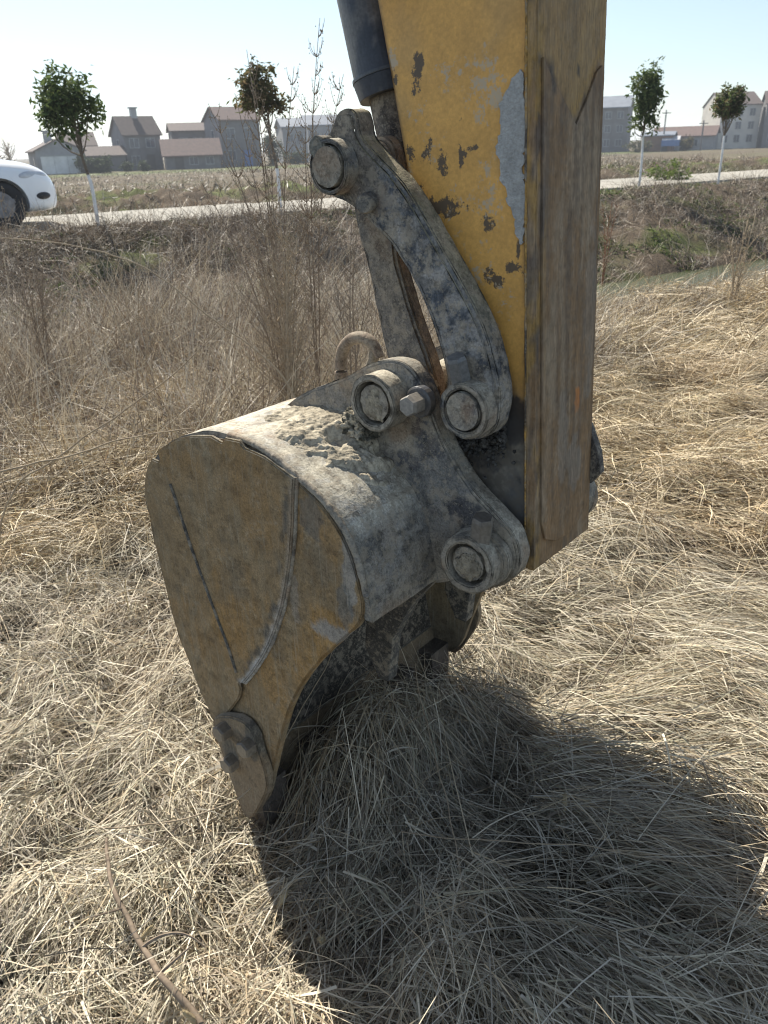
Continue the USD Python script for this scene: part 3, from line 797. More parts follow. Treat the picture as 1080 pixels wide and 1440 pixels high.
# wear plates welded on the near and the far side: a lens behind the arc and a strip along the back edge
ARC = [(.277, .963), (.268, .91), (.262, .863), (.250, .80), (.232, .731), (.212, .67), (.189, .616), (.163, .563), (.133, .514), (.097, .463), (.057, .412)]
GRV = [(.046, .42), (.016, .503), (-.017, .592), (-.057, .703), (-.086, .798), (-.106, .865)]
lens = ARC + GRV + [(-.14, .925), (-.121, .937), (-.06, .970), (-.016, .985), (.052, .999), (.085, .992), (.094, 1.003), (.136, 1.006), (.150, .995), (.201, .989)]
strip = [(-.112, .863), (-.091, .796), (-.062, .701), (-.022, .590), (.011, .501), (.040, .418), (.052, .385), (.0, .31), (-.052, .255), (-.084, .239), (-.092, .28), (-.122, .328), (-.150, .415), (-.163, .43), (-.180, .508), (-.200, .66), (-.209, .716), (-.206, .76), (-.214, .775), (-.212, .815), (-.192, .870), (-.150, .917)]


def plate_paint(edge):
    def f(v, n):
        c = brown_plate(v, n)
        if edge:
            dd = seg_dist(v, ARC)
            lo = sst(-v[:, 2], -.80, -.42)
            c = mixc(c, (.36, .35, .32), (1 - sst(dd + (fbm(v * 60, 3, 5) - .5) * .012, .004, .016)) * (.25 + .75 * lo))
            c = mixc(c, (.07, .07, .062), (1 - sst(np.abs(dd - .018), .0, .016)) * sst(fbm(v * 30, 3, 15), .42, .58) * .8)
        return c
    return f


for w0, w1, L in ((-.016, -.0075, .006), (BW + .0075, BW + .016, .03)):
    obj('wear_plate', slab(sg.Polygon(lens).buffer(.008).union(sg.Polygon(chaikin(strip, 1)).buffer(.008)).buffer(-.008), w0, w1, L=L, bevel=.004), M_PLATE, BK, smooth=40, paint=plate_paint(True), jitter=.001, jfreq=18)


def weld(pts, r, name, parent, w=None, paint=None):
    p = spline(pts, max(12, int(np.linalg.norm(np.diff(np.asarray(pts), axis=0), axis=1).sum() / .004)))
    rr = r * (1 + .06 * np.sin(np.arange(len(p)) * 1.9)) * (1 + .7 * (fbm(p * 45, 3, 3) - .5))
    return obj(name, tube(p, rr, 8), M_STEEL, parent, smooth=True, paint=paint or muddy(.02, 0, 81))


weld([(a, -.0075, b) for a, b in ARC], .0045, 'weld_bead', BK, paint=lambda v, n: mixc(muddy(.1, 0, 82)(v, n), (.36, .35, .32), sst(-v[:, 2], -.75, -.45) * .8))
weld([(a, -.004, b) for a, b in back[92:126:3]], .0065, 'weld_bead', BK)
weld([(-.103, -.0172, .861), (-.086, -.0172, .807), (-.060, -.0172, .721), (-.028, -.0172, .635), (-.004, -.0172, .571), (.021, -.0172, .507), (.041, -.0172, .439)], .0036, 'crease', BK, paint=lambda v, n: np.tile(np.array([.10, .09, .075]), (len(v), 1)) * (.5 + fbm(v * 50, 3, 77))[:, None])
# the bolted side cutter at the lower corner, with its bolts
CUT = chaikin([(-.058, .255), (-.050, .278), (-.004, .306), (.056, .324), (.094, .308), (.108, .25), (.124, .198), (.121, .15), (.086, .08), (.046, .01), (.015, .005), (-.015, .10), (-.042, .185)], 1)


def cutter_paint(v, n):
    c = mixc(brown_plate(v, n), (.185, .14, .095), np.full(len(v), .5))
    return mixc(c, (.06, .062, .055), spots(v, [(.09, .28, .03, .05, .7), (.0, .2, .03, .04, .6), (.04, .26, .03, .03, .5)], 30, .5, 19))


for w0, w1, sg_ in ((-.032, -.0085, -1), (BW + .0085, BW + .032, 1)):
    obj('side_cutter', slab(CUT, w0, w1, L=.008, bevel=.004), M_PLATE, BK, smooth=40, paint=cutter_paint, jitter=.0012)
    for (bx_, bz_) in ((-.003, .268), (.08, .264), (.008, .178)):
        obj('cutter_bolt', hexprism((bx_, w0 + .002 if sg_ < 0 else w1 - .002, bz_), (0, sg_, 0), .0215, .030), M_BOLT, BK, paint=(.15, .12, .085))
# cutting lip and teeth, sunk in the straw
obj('cutting_lip', slab([(-.055, .10), (-.028, -.045), (.004, -.06), (.0, -.03), (-.03, .10)], .02, BW - .02, L=.04), M_PLATE, BK, smooth=30, paint=brown_plate)
for k in range(5):
    wc = .06 + k * (BW - .12) / 4
    obj('tooth', trimesh.convex.convex_hull([(a, wc + b, z) for a, z, hw_ in ((-.065, .06, .045), (.03, .06, .045), (-.055, -.03, .042), (.035, -.03, .042), (.01, -.15, .022), (.025, -.15, .022)) for b in (-hw_, hw_)]), M_PLATE, BK, paint=(.12, .10, .08))

def lumps(c, rad, amp, freq, seed, sub=5):
    s = trimesh.creation.icosphere(sub)
    v = np.asarray(s.vertices)
    k = 1 + amp * (fbm(v * freq, 3, seed) - .5) * 1.6 + amp * .22 * (fbm(v * freq * 4, 3, seed + 1) - .5) * 2
    return trimesh.Trimesh(v * k[:, None] * rad + c, s.faces, process=False)


# ears that carry the two pins
EAR = [(-.02, .955), (.05, 1.012), (.103, 1.044), (.165, 1.069), (.224, 1.094), (.272, 1.124), (.325, 1.142), (.375, 1.136), (.408, 1.096), (.431, 1.036), (.463, .984), (.511, .925), (.571, .886), (.605, .861), (.621, .820), (.614, .778),
       (.577, .738), (.53, .722), (.48, .724), (.437, .700), (.41, .70), (.40, .80), (.33, .90), (.2, .962), (.05, .975)]
EAR_FAR = [(a - max(0, (a - .45)) * .13, b) for a, b in EAR]
PIN1, PIN2, PINL, PINU = (.323, 1.067), (.537, .798), (.515, 1.083), (.229, 1.469)


def ear_paint(v, n):
    c = muddy(.02, .35, 91)(v, n)
    c = mixc(c, (.17, .16, .14), spots(v, [(.12, 1.04, .12, .05, .7), (.44, .9, .06, .10, .6), (.35, 1.12, .06, .03, .6)], 18, .5, 23))
    c = mixc(c, (.035, .037, .045), spots(v, [(.405, 1.10, .02, .02, .7), (.50, .88, .05, .025, .75), (.42, .99, .03, .03, .6), (.52, .86, .03, .03, .7), (.40, 1.02, .02, .05, .5), (.36, .95, .04, .02, .6)], 50, .6, 24))
    c = mixc(c, (.11, .085, .05), spots(v, [(.57, .77, .05, .05, .5)], 30, .5, 25))
    return c


for (w0, w1, pl, L) in ((.20, .243, EAR, .007), (.512, .553, EAR_FAR, .015)):
    e = obj('ear', slab(chaikin(pl, 2), w0, w1, L=L, bevel=.006), M_STEEL, BK, smooth=40, paint=ear_paint, jitter=.0018, jfreq=24)
for (c, ro, w) in ((PIN1, .054, .152), (PIN2, .058, .150)):
    obj('boss', ring_w(c, ro, .0415, w, .203), M_STEEL, BK, smooth=40, paint=muddy(.08, .1, 101), jitter=.003, jfreq=50)
    obj('boss', ring_w(c, ro, .0415, .55, .575), M_STEEL, BK, smooth=40, paint=muddy(.06, .1, 102))
    hp = cyl_w(c, .034, w + .006, .56, 48, L=.009)
    obj('pin', hp, M_STEEL, BK, smooth=40, paint=muddy(.14, 0, 105), jitter=.004, jfreq=55)
    obj('pin_collar', ring_w(c, .040, .0345, w + .016, .25), M_STEEL, BK, smooth=40, paint=(.035, .033, .03))
for c, w in ((PIN1, .1575), (PIN2, .1555)):
    obj('mud_patch', lumps((c[0] + .004, w + .001, c[1] - .003), np.array([.022, .0045, .026]), .7, 2.2, int(c[0] * 90), 4), M_MUD, BK, smooth=True, paint=(.27, .23, .165))
# base flare of the second boss and the ribs under the ears
obj('boss_flare', slab(chaikin([(.475, .80), (.50, .855), (.55, .865), (.60, .84), (.612, .80), (.59, .755), (.54, .738), (.49, .752)], 2), .178, .203, L=.008, bevel=.008), M_STEEL, BK, smooth=40, paint=muddy(.03, .1, 107), jitter=.0012)
obj('lock_bolt', hexprism((.403, .205, 1.075), (0, -1, 0), .0205, .052), M_BOLT, BK, paint=(.20, .18, .15))
obj('lock_bolt_nut', hexprism((.403, .203, 1.075), (0, -1, 0), .029, .018, 24), M_BOLT, BK, paint=(.07, .065, .06))
obj('retaining_bolt', hexprism((.553, .172, .842), (.16, -.12, 1), .0205, .056, 6), M_BOLT, BK, paint=(.13, .11, .085))
for w0 in (.20, .51):
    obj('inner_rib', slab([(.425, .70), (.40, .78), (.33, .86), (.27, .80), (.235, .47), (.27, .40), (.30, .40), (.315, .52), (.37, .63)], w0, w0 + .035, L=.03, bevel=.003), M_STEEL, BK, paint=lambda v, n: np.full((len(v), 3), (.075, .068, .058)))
# lifting hook
hk = spline([(.085, .33, 1.0), (.083, .33, 1.06), (.092, .33, 1.10), (.118, .33, 1.128), (.150, .33, 1.136), (.178, .33, 1.125), (.197, .33, 1.10)], 40)
obj('lifting_hook', tube(hk, np.r_[np.full(32, .0135), np.linspace(.0135, .009, 8)], 12), M_STEEL, BK, smooth=50, paint=lambda v, n: mixc(muddy(.06, 0, 111)(v, n), (.17, .10, .055), np.full(len(v), .45)), jitter=.001)
obj('hook_bar', tube([(.13, .36, 1.03), (.165, .345, 1.09), (.178, .34, 1.122)], .012, 10), M_STEEL, BK, smooth=50, paint=muddy(.05, 0, 112))


# stick: a tapered box with a separate plate along its underside
def rline(z):
    return .5735 + (1.686 - z) * .0516


nose_arc = [(PIN2[0] + .07 * math.cos(math.radians(a)), PIN2[1] + .07 * math.sin(math.radians(a))) for a in range(175, 306, 13)]
STK = [(-.107, 3.4), (.271, 1.717), (.329, 1.459), (.392, 1.25), (.437, 1.15), (.430, 1.08), (.412, 1.01), (.444, .955), (.470, .90), (.466, .85)] + nose_arc + [(rline(.77) - .017, .775), (rline(3.4) - .017, 3.4)]
YEL = (.60, .318, .078)


BLK = [(.354, 1.612, .012, .03, .9), (.350, 1.575, .009, .014, .8), (.302, 1.60, .012, .028, .7), (.462, 1.494, .016, .007, .9), (.440, 1.480, .006, .024, .9), (.425, 1.497, .012, .004, .7), (.402, 1.472, .016, .028, .8),
       (.377, 1.485, .008, .05, .6), (.335, 1.487, .012, .022, .8), (.363, 1.482, .010, .016, .7), (.40, 1.402, .05, .022, .85), (.452, 1.405, .03, .014, .7), (.497, 1.379, .016, .017, .85), (.549, 1.311, .020, .012, 1), (.506, 1.291, .022, .016, .9),
       (.556, 1.345, .006, .018, .8), (.44, 1.53, .006, .012, .6), (.385, 1.425, .07, .03, .5), (.548, 1.70, .007, .025, .6)]
SCF = [(.45, 1.60, .09, .05, .50), (.49, 1.57, .05, .06, .60), (.37, 1.50, .05, .06, .42), (.50, 1.42, .04, .12, .50), (.47, 1.30, .05, .05, .52), (.43, 1.4, .04, .08, .42), (.30, 1.63, .02, .025, .6), (.35, 1.55, .03, .02, .5), (.53, 1.25, .03, .07, .48), (.33, 1.45, .02, .06, .45)]


def soft(items, floor=0.0):
    def f(v):
        m = np.full(len(v), floor)
        for (a, b, ra, rb, s_) in items:
            m = np.maximum(m, s_ * np.exp(-(((v[:, 0] - a) / ra) ** 2 + ((v[:, 2] - b) / rb) ** 2) * .55))
        return np.where(v[:, 1] < .2605, m, floor)
    return f


def low_dirt(v):
    return .62 * (1 - sst(v[:, 2] + (v[:, 0] - .53) * .4, 1.0, 1.2))


def stick_paint(v, n):
    a, b, c_ = fbm(v * 6, 5, 121), fbm(v * 30, 4, 122), fbm(v * 90, 3, 123)
    c = np.tile(np.array(YEL), (len(v), 1)) * (.88 + .24 * b)[:, None]
    c = mixc(c, (.42, .26, .10), sst(a, .45, .65) * .4)
    # lower end: paint gone, grease and dirt
    low = 1 - sst(v[:, 2] + (fbm(v * 14, 4, 36) - .5) * .12 + (v[:, 0] - .53) * .5, 1.02, 1.17)
    drt = muddy(-.02, 0, 131)(v, n) * .6
    c = c + (drt - c) * np.clip(low, 0, 1)[:, None]
    edge = 1 - sst(np.abs(v[:, 0] - (rline(v[:, 2]) - .02)), 0, .012)
    c = mixc(c, (.12, .085, .05), edge * sst(fbm(v * np.array([30, 30, 12]), 4, 37), .45, .58) * .7)
    c = mixc(c, (.035, .033, .032), spots(v, [(.52, 1.05, .10, .06, .9), (.50, .98, .06, .04, .8)], 30, .6, 39))
    lefte = np.interp(v[:, 2], [1.25, 1.459, 1.717, 3.4], [.392, .329, .271, -.107])
    c = mixc(c, (.10, .075, .05), (1 - sst(v[:, 0] - lefte, .0, .012)) * .5)
    return c


ST = obj('stick', slab(STK, .26, .473, L=.0072, bevel=.004), M_PAINT, EX, smooth=40, paint=stick_paint, masks={'wear': lambda v: soft(BLK, .16)(v) * .86, 'scuff': soft(SCF, .16), 'lowdirt': low_dirt}, jitter=.0009, jfreq=14)


def under_paint(v, n):
    s1 = fbm(v * np.array([60, 110, 5]), 4, 141); a = fbm(v * np.array([8, 14, 4]), 4, 142); b = fbm(v * 40, 3, 143)
    c = np.tile(np.array([.225, .137, .068]), (len(v), 1)) * (.74 + .44 * s1)[:, None]
    c = mixc(c, (.27, .21, .14), sst(s1 * .4 + a * .6, .48, .60) * .6)
    c = mixc(c, (.13, .10, .072), sst(1 - s1, .55, .66) * .55)
    vtop = np.interp(v[:, 1], [.276, .374, .455], [1.614, 1.528, 1.614])
    yl = sst(v[:, 2] + (s1 - .5) * .03, vtop - .004, vtop + .006)
    c = mixc(c, np.array([.34, .215, .085]), yl * (.55 + .3 * sst(a, .4, .6)))
    c = mixc(c, (.32, .19, .06), (1 - sst(np.abs(v[:, 2] - vtop - .012), .0, .014)) * .8 * sst(v[:, 1], .357, .377))
    near = 1 - sst(v[:, 1], .262, .285)
    c = mixc(c, (.30, .18, .055), near * sst(fbm(v * np.array([40, 60, 10]), 3, 145), .44, .56) * .8)
    c = mixc(c, (.07, .06, .055), near * sst(fbm(v * np.array([40, 60, 14]), 3, 146), .52, .62) * .7)
    c = mixc(c, (.42, .15, .035), spots(v, [(.402, 1.062, .010, .022, .75)], 60, .5, 44, ax=(1, 2)))
    c = mixc(c, (.07, .06, .05), spots(v, [(.385, 1.60, .004, .005, .9), (.42, 1.66, .003, .003, .8), (.30, 1.585, .009, .03, .7)], 60, .4, 45, ax=(1, 2)))
    c = mixc(c, (.25, .215, .17), spots(v, [(.40, .93, .03, .06, .55), (.35, 1.0, .02, .1, .4), (.45, 1.2, .03, .15, .35)], 20, .6, 46, ax=(1, 2)))
    return c


UPL = m3.Manifold(m3.Mesh(*[np.asarray(x, t) for x, t in ((trimesh.convex.convex_hull([(rline(z) - o, w, z) for z in (.768, 3.4) for o in (0, .0165) for w in (.2535, .478)]).vertices, np.float32),
                                                          (trimesh.convex.convex_hull([(rline(z) - o, w, z) for z in (.768, 3.4) for o in (0, .0165) for w in (.2535, .478)]).faces, np.uint32))]))
obj('underside_plate', UPL.refine_to_length(.008), M_STREAK, ST, smooth=30, paint=under_paint, jitter=.0008, label='scoured brown plate along the underside of the stick')
# doubler plate with a notched V at its top, on the underside
dbl = [(.266, 1.612), (.274, 1.602), (.328, 1.56), (.374, 1.522), (.411, 1.56), (.443, 1.60), (.461, 1.61), (.462, 1.3), (.463, .86), (.455, .83), (.427, .81), (.378, .795), (.332, .80), (.290, .82), (.275, .86), (.269, 1.3)]
dm = m3.Manifold.extrude(m3.CrossSection([np.array(dbl)], m3.FillRule.EvenOdd), .004)
dm = dm.refine_to_length(.008).to_mesh()
dv = dm.vert_properties[:, :3]
dv = np.stack([rline(dv[:, 1]) + .0012 + dv[:, 2] - .001, dv[:, 0], dv[:, 1]], 1)


def dbl_paint(v, n):
    c = under_paint(v, n)
    return mixc(c, (.155, .125, .10), np.full(len(v), .45) * (1 - sst(np.abs(v[:, 1] - .268), 0, .008)))


obj('doubler_plate', trimesh.Trimesh(dv, dm.tri_verts, process=False), M_STREAK, ST, smooth=30, paint=dbl_paint)
# rough grey repair patch
RPc = chaikin([(.549, 1.600), (.556, 1.57), (.560, 1.50), (.566, 1.40), (.569, 1.364), (.560, 1.350), (.553, 1.362), (.549, 1.384), (.540, 1.404), (.524, 1.438), (.514, 1.47), (.511, 1.50), (.516, 1.525), (.513, 1.548), (.522, 1.56), (.527, 1.585), (.538, 1.588)], 2)
RPs = np.array(sg.LineString(np.vstack([RPc, RPc[:1]])).segmentize(.003).coords)[:-1]
RP3 = np.stack([RPs[:, 0], RPs[:, 1], RPs[:, 0] * 0], -1)
RP = RPs + np.stack([np.minimum(fbm(RP3 * 60, 4, 3) - .5, .12) * .022, (fbm(RP3 * 60, 4, 4) - .5) * .02], 1)
obj('repair_patch', slab(RP, .2575, .2605, L=.005), painted('grey_filler', rough=.9, fine=190, var=.2, bump=1.0, dist=.004, bevel=0), ST, smooth=40, jitter=.0006, jfreq=120, label='rough grey repair patch',
    paint=lambda v, n: np.tile(np.array([.36, .345, .31]), (len(v), 1)) * (.75 + .5 * fbm(v * 60, 4, 151))[:, None])
weld([(rline(z) - .0185, .2565, z) for z in np.linspace(.80, 3.3, 60)], .0035, 'weld_bead', ST, paint=lambda v, n: mixc(np.tile(np.array([.36, .21, .06]), (len(v), 1)), (.10, .08, .06), sst(fbm(v * np.array([40, 40, 15]), 3, 153), .45, .6)))
obj('guard_plate', slab([(.575, 1.02), (.603, .985), (.626, .935), (.635, .893), (.617, .868), (.575, .868)], .478, .503, L=.02, bevel=.004), M_STEEL, ST, smooth=40, paint=lambda v, n: np.tile(np.array([.10, .085, .07]), (len(v), 1)))
obj('hose_bracket', slab([(.262, 1.738), (.33, 1.742), (.36, 1.76), (.30, 1.79), (.25, 1.80)], .225, .262, bevel=.004), M_PAINT, ST, paint=(.40, .23, .06))

# idler links, outside the stick on either side
LNK = [(.169, 1.475), (.180, 1.508), (.210, 1.522), (.221, 1.548), (.238, 1.560), (.262, 1.557), (.270, 1.540), (.274, 1.514), (.308, 1.487), (.349, 1.457), (.391, 1.413), (.428, 1.363), (.472, 1.307), (.516, 1.247), (.540, 1.202), (.562, 1.14), (.568, 1.09), (.560, 1.05),
       (.532, 1.024), (.492, 1.020), (.457, 1.045), (.450, 1.088), (.459, 1.115), (.450, 1.158), (.419, 1.235), (.382, 1.298), (.328, 1.354), (.281, 1.387), (.243, 1.410), (.200, 1.420), (.172, 1.445)]


def link_paint(v, n):
    c = muddy(-.01, 1.0, 161)(v, n)
    c = mixc(c, (.045, .052, .062), sst(fbm(v * 24, 5, 163), .48, .54) * .8)
    c = mixc(c, (.27, .25, .22), sst(fbm(v * 40, 4, 164), .52, .60) * .7)
    c = mixc(c, (.15, .125, .095), spots(v, [(.24, 1.51, .08, .07, .8), (.28, 1.43, .04, .05, .7), (.50, 1.13, .04, .05, .5)], 22, .5, 51))
    c = mixc(c, (.30, .26, .15), sst(n[:, 2], .3, .8) * .75)
    return c


for (w0, w1, L) in ((.196, .249, .007), (.506, .556, .02)):
    lk = obj('idler_link', slab(chaikin(LNK, 2), w0, w1, L=L * .8, bevel=.009), M_STEEL, EX, smooth=40, paint=link_paint, jitter=.0025, jfreq=22)
    if w0 < .3:
        for (c, ro) in ((PINU, .0445), (PINL, .050)):
            obj('boss', ring_w(c, ro, .0375, .166, .199), M_STEEL, lk, smooth=40, paint=muddy(.02, .5, 165), jitter=.003, jfreq=50)
            obj('boss_flare', slab(circle(c, ro + .005, 48), .184, .199, L=.008, bevel=.009), M_STEEL, lk, smooth=40, paint=muddy(.0, .6, 166), jitter=.0015)
        obj('keeper_bolt', hexprism((.296, .199, 1.414), (.35, -1, -.1), .0165, .036, 14), M_STEEL, lk, paint=(.12, .11, .095))
        obj('grease_plug', hexprism((.497, .185, 1.13), (-.08, -.25, .9), .019, .046, 6), M_BOLT, lk, paint=(.13, .125, .115))
        lug = obj('pin_stop_lug', slab(circle((.205, 1.50), .019, 24), .165, .2, bevel=.004), M_STEEL, lk, smooth=40, paint=(.16, .15, .12))
for c in (PINU, PINL):
    pn = obj('link_pin', cyl_w(c, .033, .1635, .59, 48, L=.009), M_STEEL, EX, smooth=40, paint=muddy(.14, .1, 171), jitter=.004, jfreq=55)
    obj('pin_collar', ring_w(c, .037, .0335, .176, .25), M_STEEL, pn, smooth=40, paint=(.03, .029, .028))
# bucket link between the ears
BL = [(.160, 1.45), (.158, 1.382), (.193, 1.278), (.215, 1.183), (.233, 1.113), (.258, 1.06), (.285, 1.018), (.325, 1.010), (.362, 1.03), (.362, 1.06), (.340, 1.122), (.308, 1.185), (.281, 1.255), (.258, 1.322), (.27, 1.45), (.265, 1.50), (.229, 1.522), (.185, 1.50)]
obj('bucket_link', slab(chaikin(BL, 2), .305, .343, L=.010, bevel=.008), M_STEEL, EX, smooth=40, jitter=.0025,
    paint=lambda v, n: mixc(mixc(muddy(-.02, .1, 181)(v, n), (.14, .115, .085), np.full(len(v), .45)), (.17, .10, .05), (1 - sst(np.abs(v[:, 0] - .36), .0, .03)) * .5))
# bucket cylinder: barrel, gland, rod and rod eye
ua = np.array([-.065, 0, .25]); ua /= np.linalg.norm(ua)
ub = np.array([PINU[0], .378, PINU[1]])


def along(t0, t1, r0, r1=None, n=48):
    m = m3.Manifold.cylinder(t1 - t0, r0, r1 if r1 is not None else r0, n).refine_to_length(.012).to_mesh()
    t = trimesh.Trimesh(m.vert_properties[:, :3], m.tri_verts, process=False)
    t.apply_transform(trimesh.geometry.align_vectors([0, 0, 1], ua))
    t.apply_translation(ub + ua * t0)
    return t


def barrel_paint(v, n):
    c = np.tile(np.array([.028, .032, .040]), (len(v), 1)) * (.8 + .5 * fbm(v * 20, 3, 191))[:, None]
    c = mixc(c, (.13, .118, .10), sst(fbm(v * np.array([20, 20, 9]), 5, 192), .48, .62) * .6)
    return mixc(c, (.16, .15, .135), sst(fbm(v * 60, 3, 193), .66, .74) * .6)


CB = obj('cylinder_barrel', along(.150, 1.75, .060), M_DARK, EX, smooth=40, paint=barrel_paint)
obj('gland', along(.118, .1495, .0575, .0625), M_DARK, CB, smooth=40, paint=barrel_paint)
obj('gland_ring', along(.1497, .156, .0635), M_DARK, CB, smooth=40, paint=(.06, .065, .07))
CR = obj('cylinder_rod', along(0.02, .12, .040), M_STEEL, EX, smooth=40, paint=lambda v, n: mixc(muddy(-.05, -.2, 195)(v, n) * .8, (.06, .045, .035), np.full(len(v), .5)))
obj('rod_eye', cyl_w(PINU, .058, .39, .46, 40, L=.012), M_STEEL, CR, smooth=40, paint=muddy(-.05, -.2, 196))

# dried mud lump on the bucket, crumbs of greasy dirt round the lower link pin
mud = thing('mud_clump', 'crusty lump of dried mud on top of the bucket beside the ear', 'mud', P0, -ANG)
mpaint = lambda v, n: np.tile(np.array([.40, .35, .26]), (len(v), 1)) * (.55 + .85 * fbm(v * 50, 4, 201))[:, None]
ks = np.where((back[:, 0] > -.02) & (back[:, 0] < .38) & (back[:, 1] > .85))[0]
ub_ = spline(back[ks], 150)
un_ = np.gradient(ub_, axis=0); un_ /= np.linalg.norm(un_, axis=1, keepdims=True)
wv_ = np.linspace(.01, .205, 90)
UU, WW = np.meshgrid(np.arange(150), wv_, indexing='ij')
gp = np.stack([ub_[UU, 0], WW, ub_[UU, 1]], -1)
msk = 1 - ((gp[..., 0] - .20) / .15) ** 2 - ((WW - .155) / .105) ** 2
msk = sst(msk + (fbm(gp * 22, 4, 205) - .5) * 1.5, -.02, .55)
hgt = msk * (.002 + .016 * fbm(gp * 30, 4, 206) + .016 * np.abs(fbm(gp * 60, 4, 208) - .5) + .024 * np.exp(-(((gp[..., 0] - .24) / .07) ** 2 + ((WW - .19) / .06) ** 2)))
hgt -= .022 * np.exp(-(((gp[..., 0] - .245) / .018) ** 2 + ((WW - .135) / .018) ** 2))
mv = gp + np.stack([-un_[UU, 1], 0 * WW, un_[UU, 0]], -1) * (hgt - .004)[..., None]
i_, j_ = np.meshgrid(np.arange(149), np.arange(89), indexing='ij')
k_ = (i_ * 90 + j_).ravel()
mf = np.vstack([np.stack([k_, k_ + 90, k_ + 91], 1), np.stack([k_, k_ + 91, k_ + 1], 1)])
keepf = (hgt.reshape(-1)[mf] > .002).any(1)
obj('crust', trimesh.Trimesh(mv.reshape(-1, 3), mf[keepf], process=True), M_MUD, mud, smooth=True, paint=mpaint)
obj('dark_crumb', lumps((.265, .178, 1.005), np.array([.04, .025, .034]), .6, 3.0, 13, 5), M_MUD, mud, smooth=True, paint=lambda v, n: mixc(mpaint(v, n), (.09, .085, .065), sst(fbm(v * 60, 3, 203), .4, .55)), jitter=.004, jfreq=90)
rc = np.random.default_rng(21)
cr = []
for k in range(420):
    a = rc.random()
    ang = math.radians(rc.uniform(-100, 40))
    R_ = .058 + abs(rc.normal(0, .022))
    d_, z_ = PINL[0] + R_ * math.cos(ang), PINL[1] - .012 + R_ * math.sin(ang)
    s = trimesh.creation.icosphere(1); sv = np.asarray(s.vertices) * rc.uniform(.0012, .0042) * (1 + .5 * (rc.random((len(s.vertices), 1)) - .5))
    d_ = min(d_, .548 - .1 * rc.random() ** 3)
    cr.append(trimesh.Trimesh(sv + [d_, .256 - abs(rc.normal(0, .008)), z_], s.faces, process=False))
for k in range(160):
    s = trimesh.creation.icosphere(1); sv = np.asarray(s.vertices) * rc.uniform(.0012, .0045) * (1 + .5 * (rc.random((len(s.vertices), 1)) - .5))
    cr.append(trimesh.Trimesh(sv + [.47 + rc.normal(0, .035), .256 - abs(rc.normal(0, .008)), 1.0 + rc.normal(0, .018)], s.faces, process=False))
gc = obj('greasy_dirt', cat(cr), M_MUD, EX, paint=lambda v, n=None: np.tile(np.array([.05, .047, .042]), (len(v), 1)) * (.4 + 1.9 * fbm(v * 80, 3, 207))[:, None], label='crumbs of dark greasy dirt round the lower link pin')
gc.SetCustomDataByKey('kind', 'stuff')

# ------------------------------------------------------------------ straw
PAL = np.array([(.62, .565, .45), (.47, .42, .33), (.74, .68, .55), (.34, .295, .23), (.54, .445, .31), (.20, .165, .125), (.58, .535, .45), (.42, .40, .30)])


def ribbons(xy, h0, az, el, L, W, droop, side, cols, K=5, roll=None, rng=None, base=gz, taper=True):
    n = len(xy)
    t = np.linspace(0, 1, K)
    dx, dy = np.cos(az), np.sin(az)
    px, py = -dy, dx
    s = L[:, None] * t[None]
    b = side[:, None] * L[:, None] * (t ** 2)[None]
    X = xy[:, :1] + dx[:, None] * s * np.cos(el)[:, None] + px[:, None] * b
    Y = xy[:, 1:] + dy[:, None] * s * np.cos(el)[:, None] + py[:, None] * b
    H = h0[:, None] + s * np.sin(el)[:, None] - droop[:, None] * L[:, None] * (t ** 2)[None]
    H = np.maximum(H, .004 + .01 * rng.random((n, 1)))
    Z = base(X, Y) + H
    roll = rng.normal(0, .7, n) if roll is None else roll
    wx, wy, wz = px * np.cos(roll), py * np.cos(roll), np.sin(roll)
    wd = W[:, None] * ((1 - .75 * t ** 2)[None] if taper else np.ones((1, K))) * .5
    P = np.stack([X, Y, Z], -1)
    S = np.stack([wx, wy, wz], -1)[:, None] * wd[..., None]
    V = np.stack([P - S, P + S], 2)
    k = np.arange(K - 1) * 2
    f = np.stack([np.stack([k, k + 2, k + 3], 1), np.stack([k, k + 3, k + 1], 1)], 1).reshape(-1, 3)
    return V, f, cols, P


prof_poly = sg.Polygon(prof).buffer(.02)


def clear_of_steel(P):
    """straw whose middle line does not cut the bucket's side plates or back"""
    d, w = to_dw(P[..., 0], P[..., 1])
    z = P[..., 2]
    dm_, wm, zm = [np.concatenate([a, (a[:, 1:] + a[:, :-1]) / 2], 1) for a in (d, w, z)]
    import shapely
    near = (dm_ > -.3) & (dm_ < .55) & (wm > -.06) & (wm < BW + .06) & (zm < 1.1)
    inside = np.zeros_like(near)
    inside[near] = shapely.contains_xy(prof_poly, dm_[near], zm[near])
    slabn = (np.abs(wm) < .035) | (np.abs(wm - BW) < .035)
    backp = sg.LineString(back[:100]).buffer(.03)
    ib = np.zeros_like(near)
    ib[near] = shapely.contains_xy(backp, dm_[near], zm[near])
    bad = (inside & slabn) | ib
    return ~bad.any(1)


def emit(name, batches, mat, label, catg, parent=None, kind='stuff'):
    vs, fs, cs, o = [], [], [], 0
    for V, f, cols, P in batches:
        n, K = V.shape[:2]
        vs.append(V.reshape(-1, 3)); cs.append(np.repeat(cols, K * 2, 0))
        fs.append((np.arange(n)[:, None, None] * (K * 2) + f[None]).reshape(-1, 3) + o)
        o += n * K * 2
    C_ = np.vstack(cs)
    p = obj(name, (np.vstack(vs), np.vstack(fs)), mat, parent, paint=lambda *_: C_)
    tag(p, label, catg, kind=kind)
    return p


def wedge(rng, n, r0, r1, power=1.0, half=37):
    u = rng.random(n)
    r = (r0 ** (2 - power + .0) + u * (r1 ** (2 - power) - r0 ** (2 - power))) ** (1 / (2 - power))
    a = np.radians(rng.uniform(-half, half, n))
    return np.stack([r * np.sin(a), r * np.cos(a)], 1)


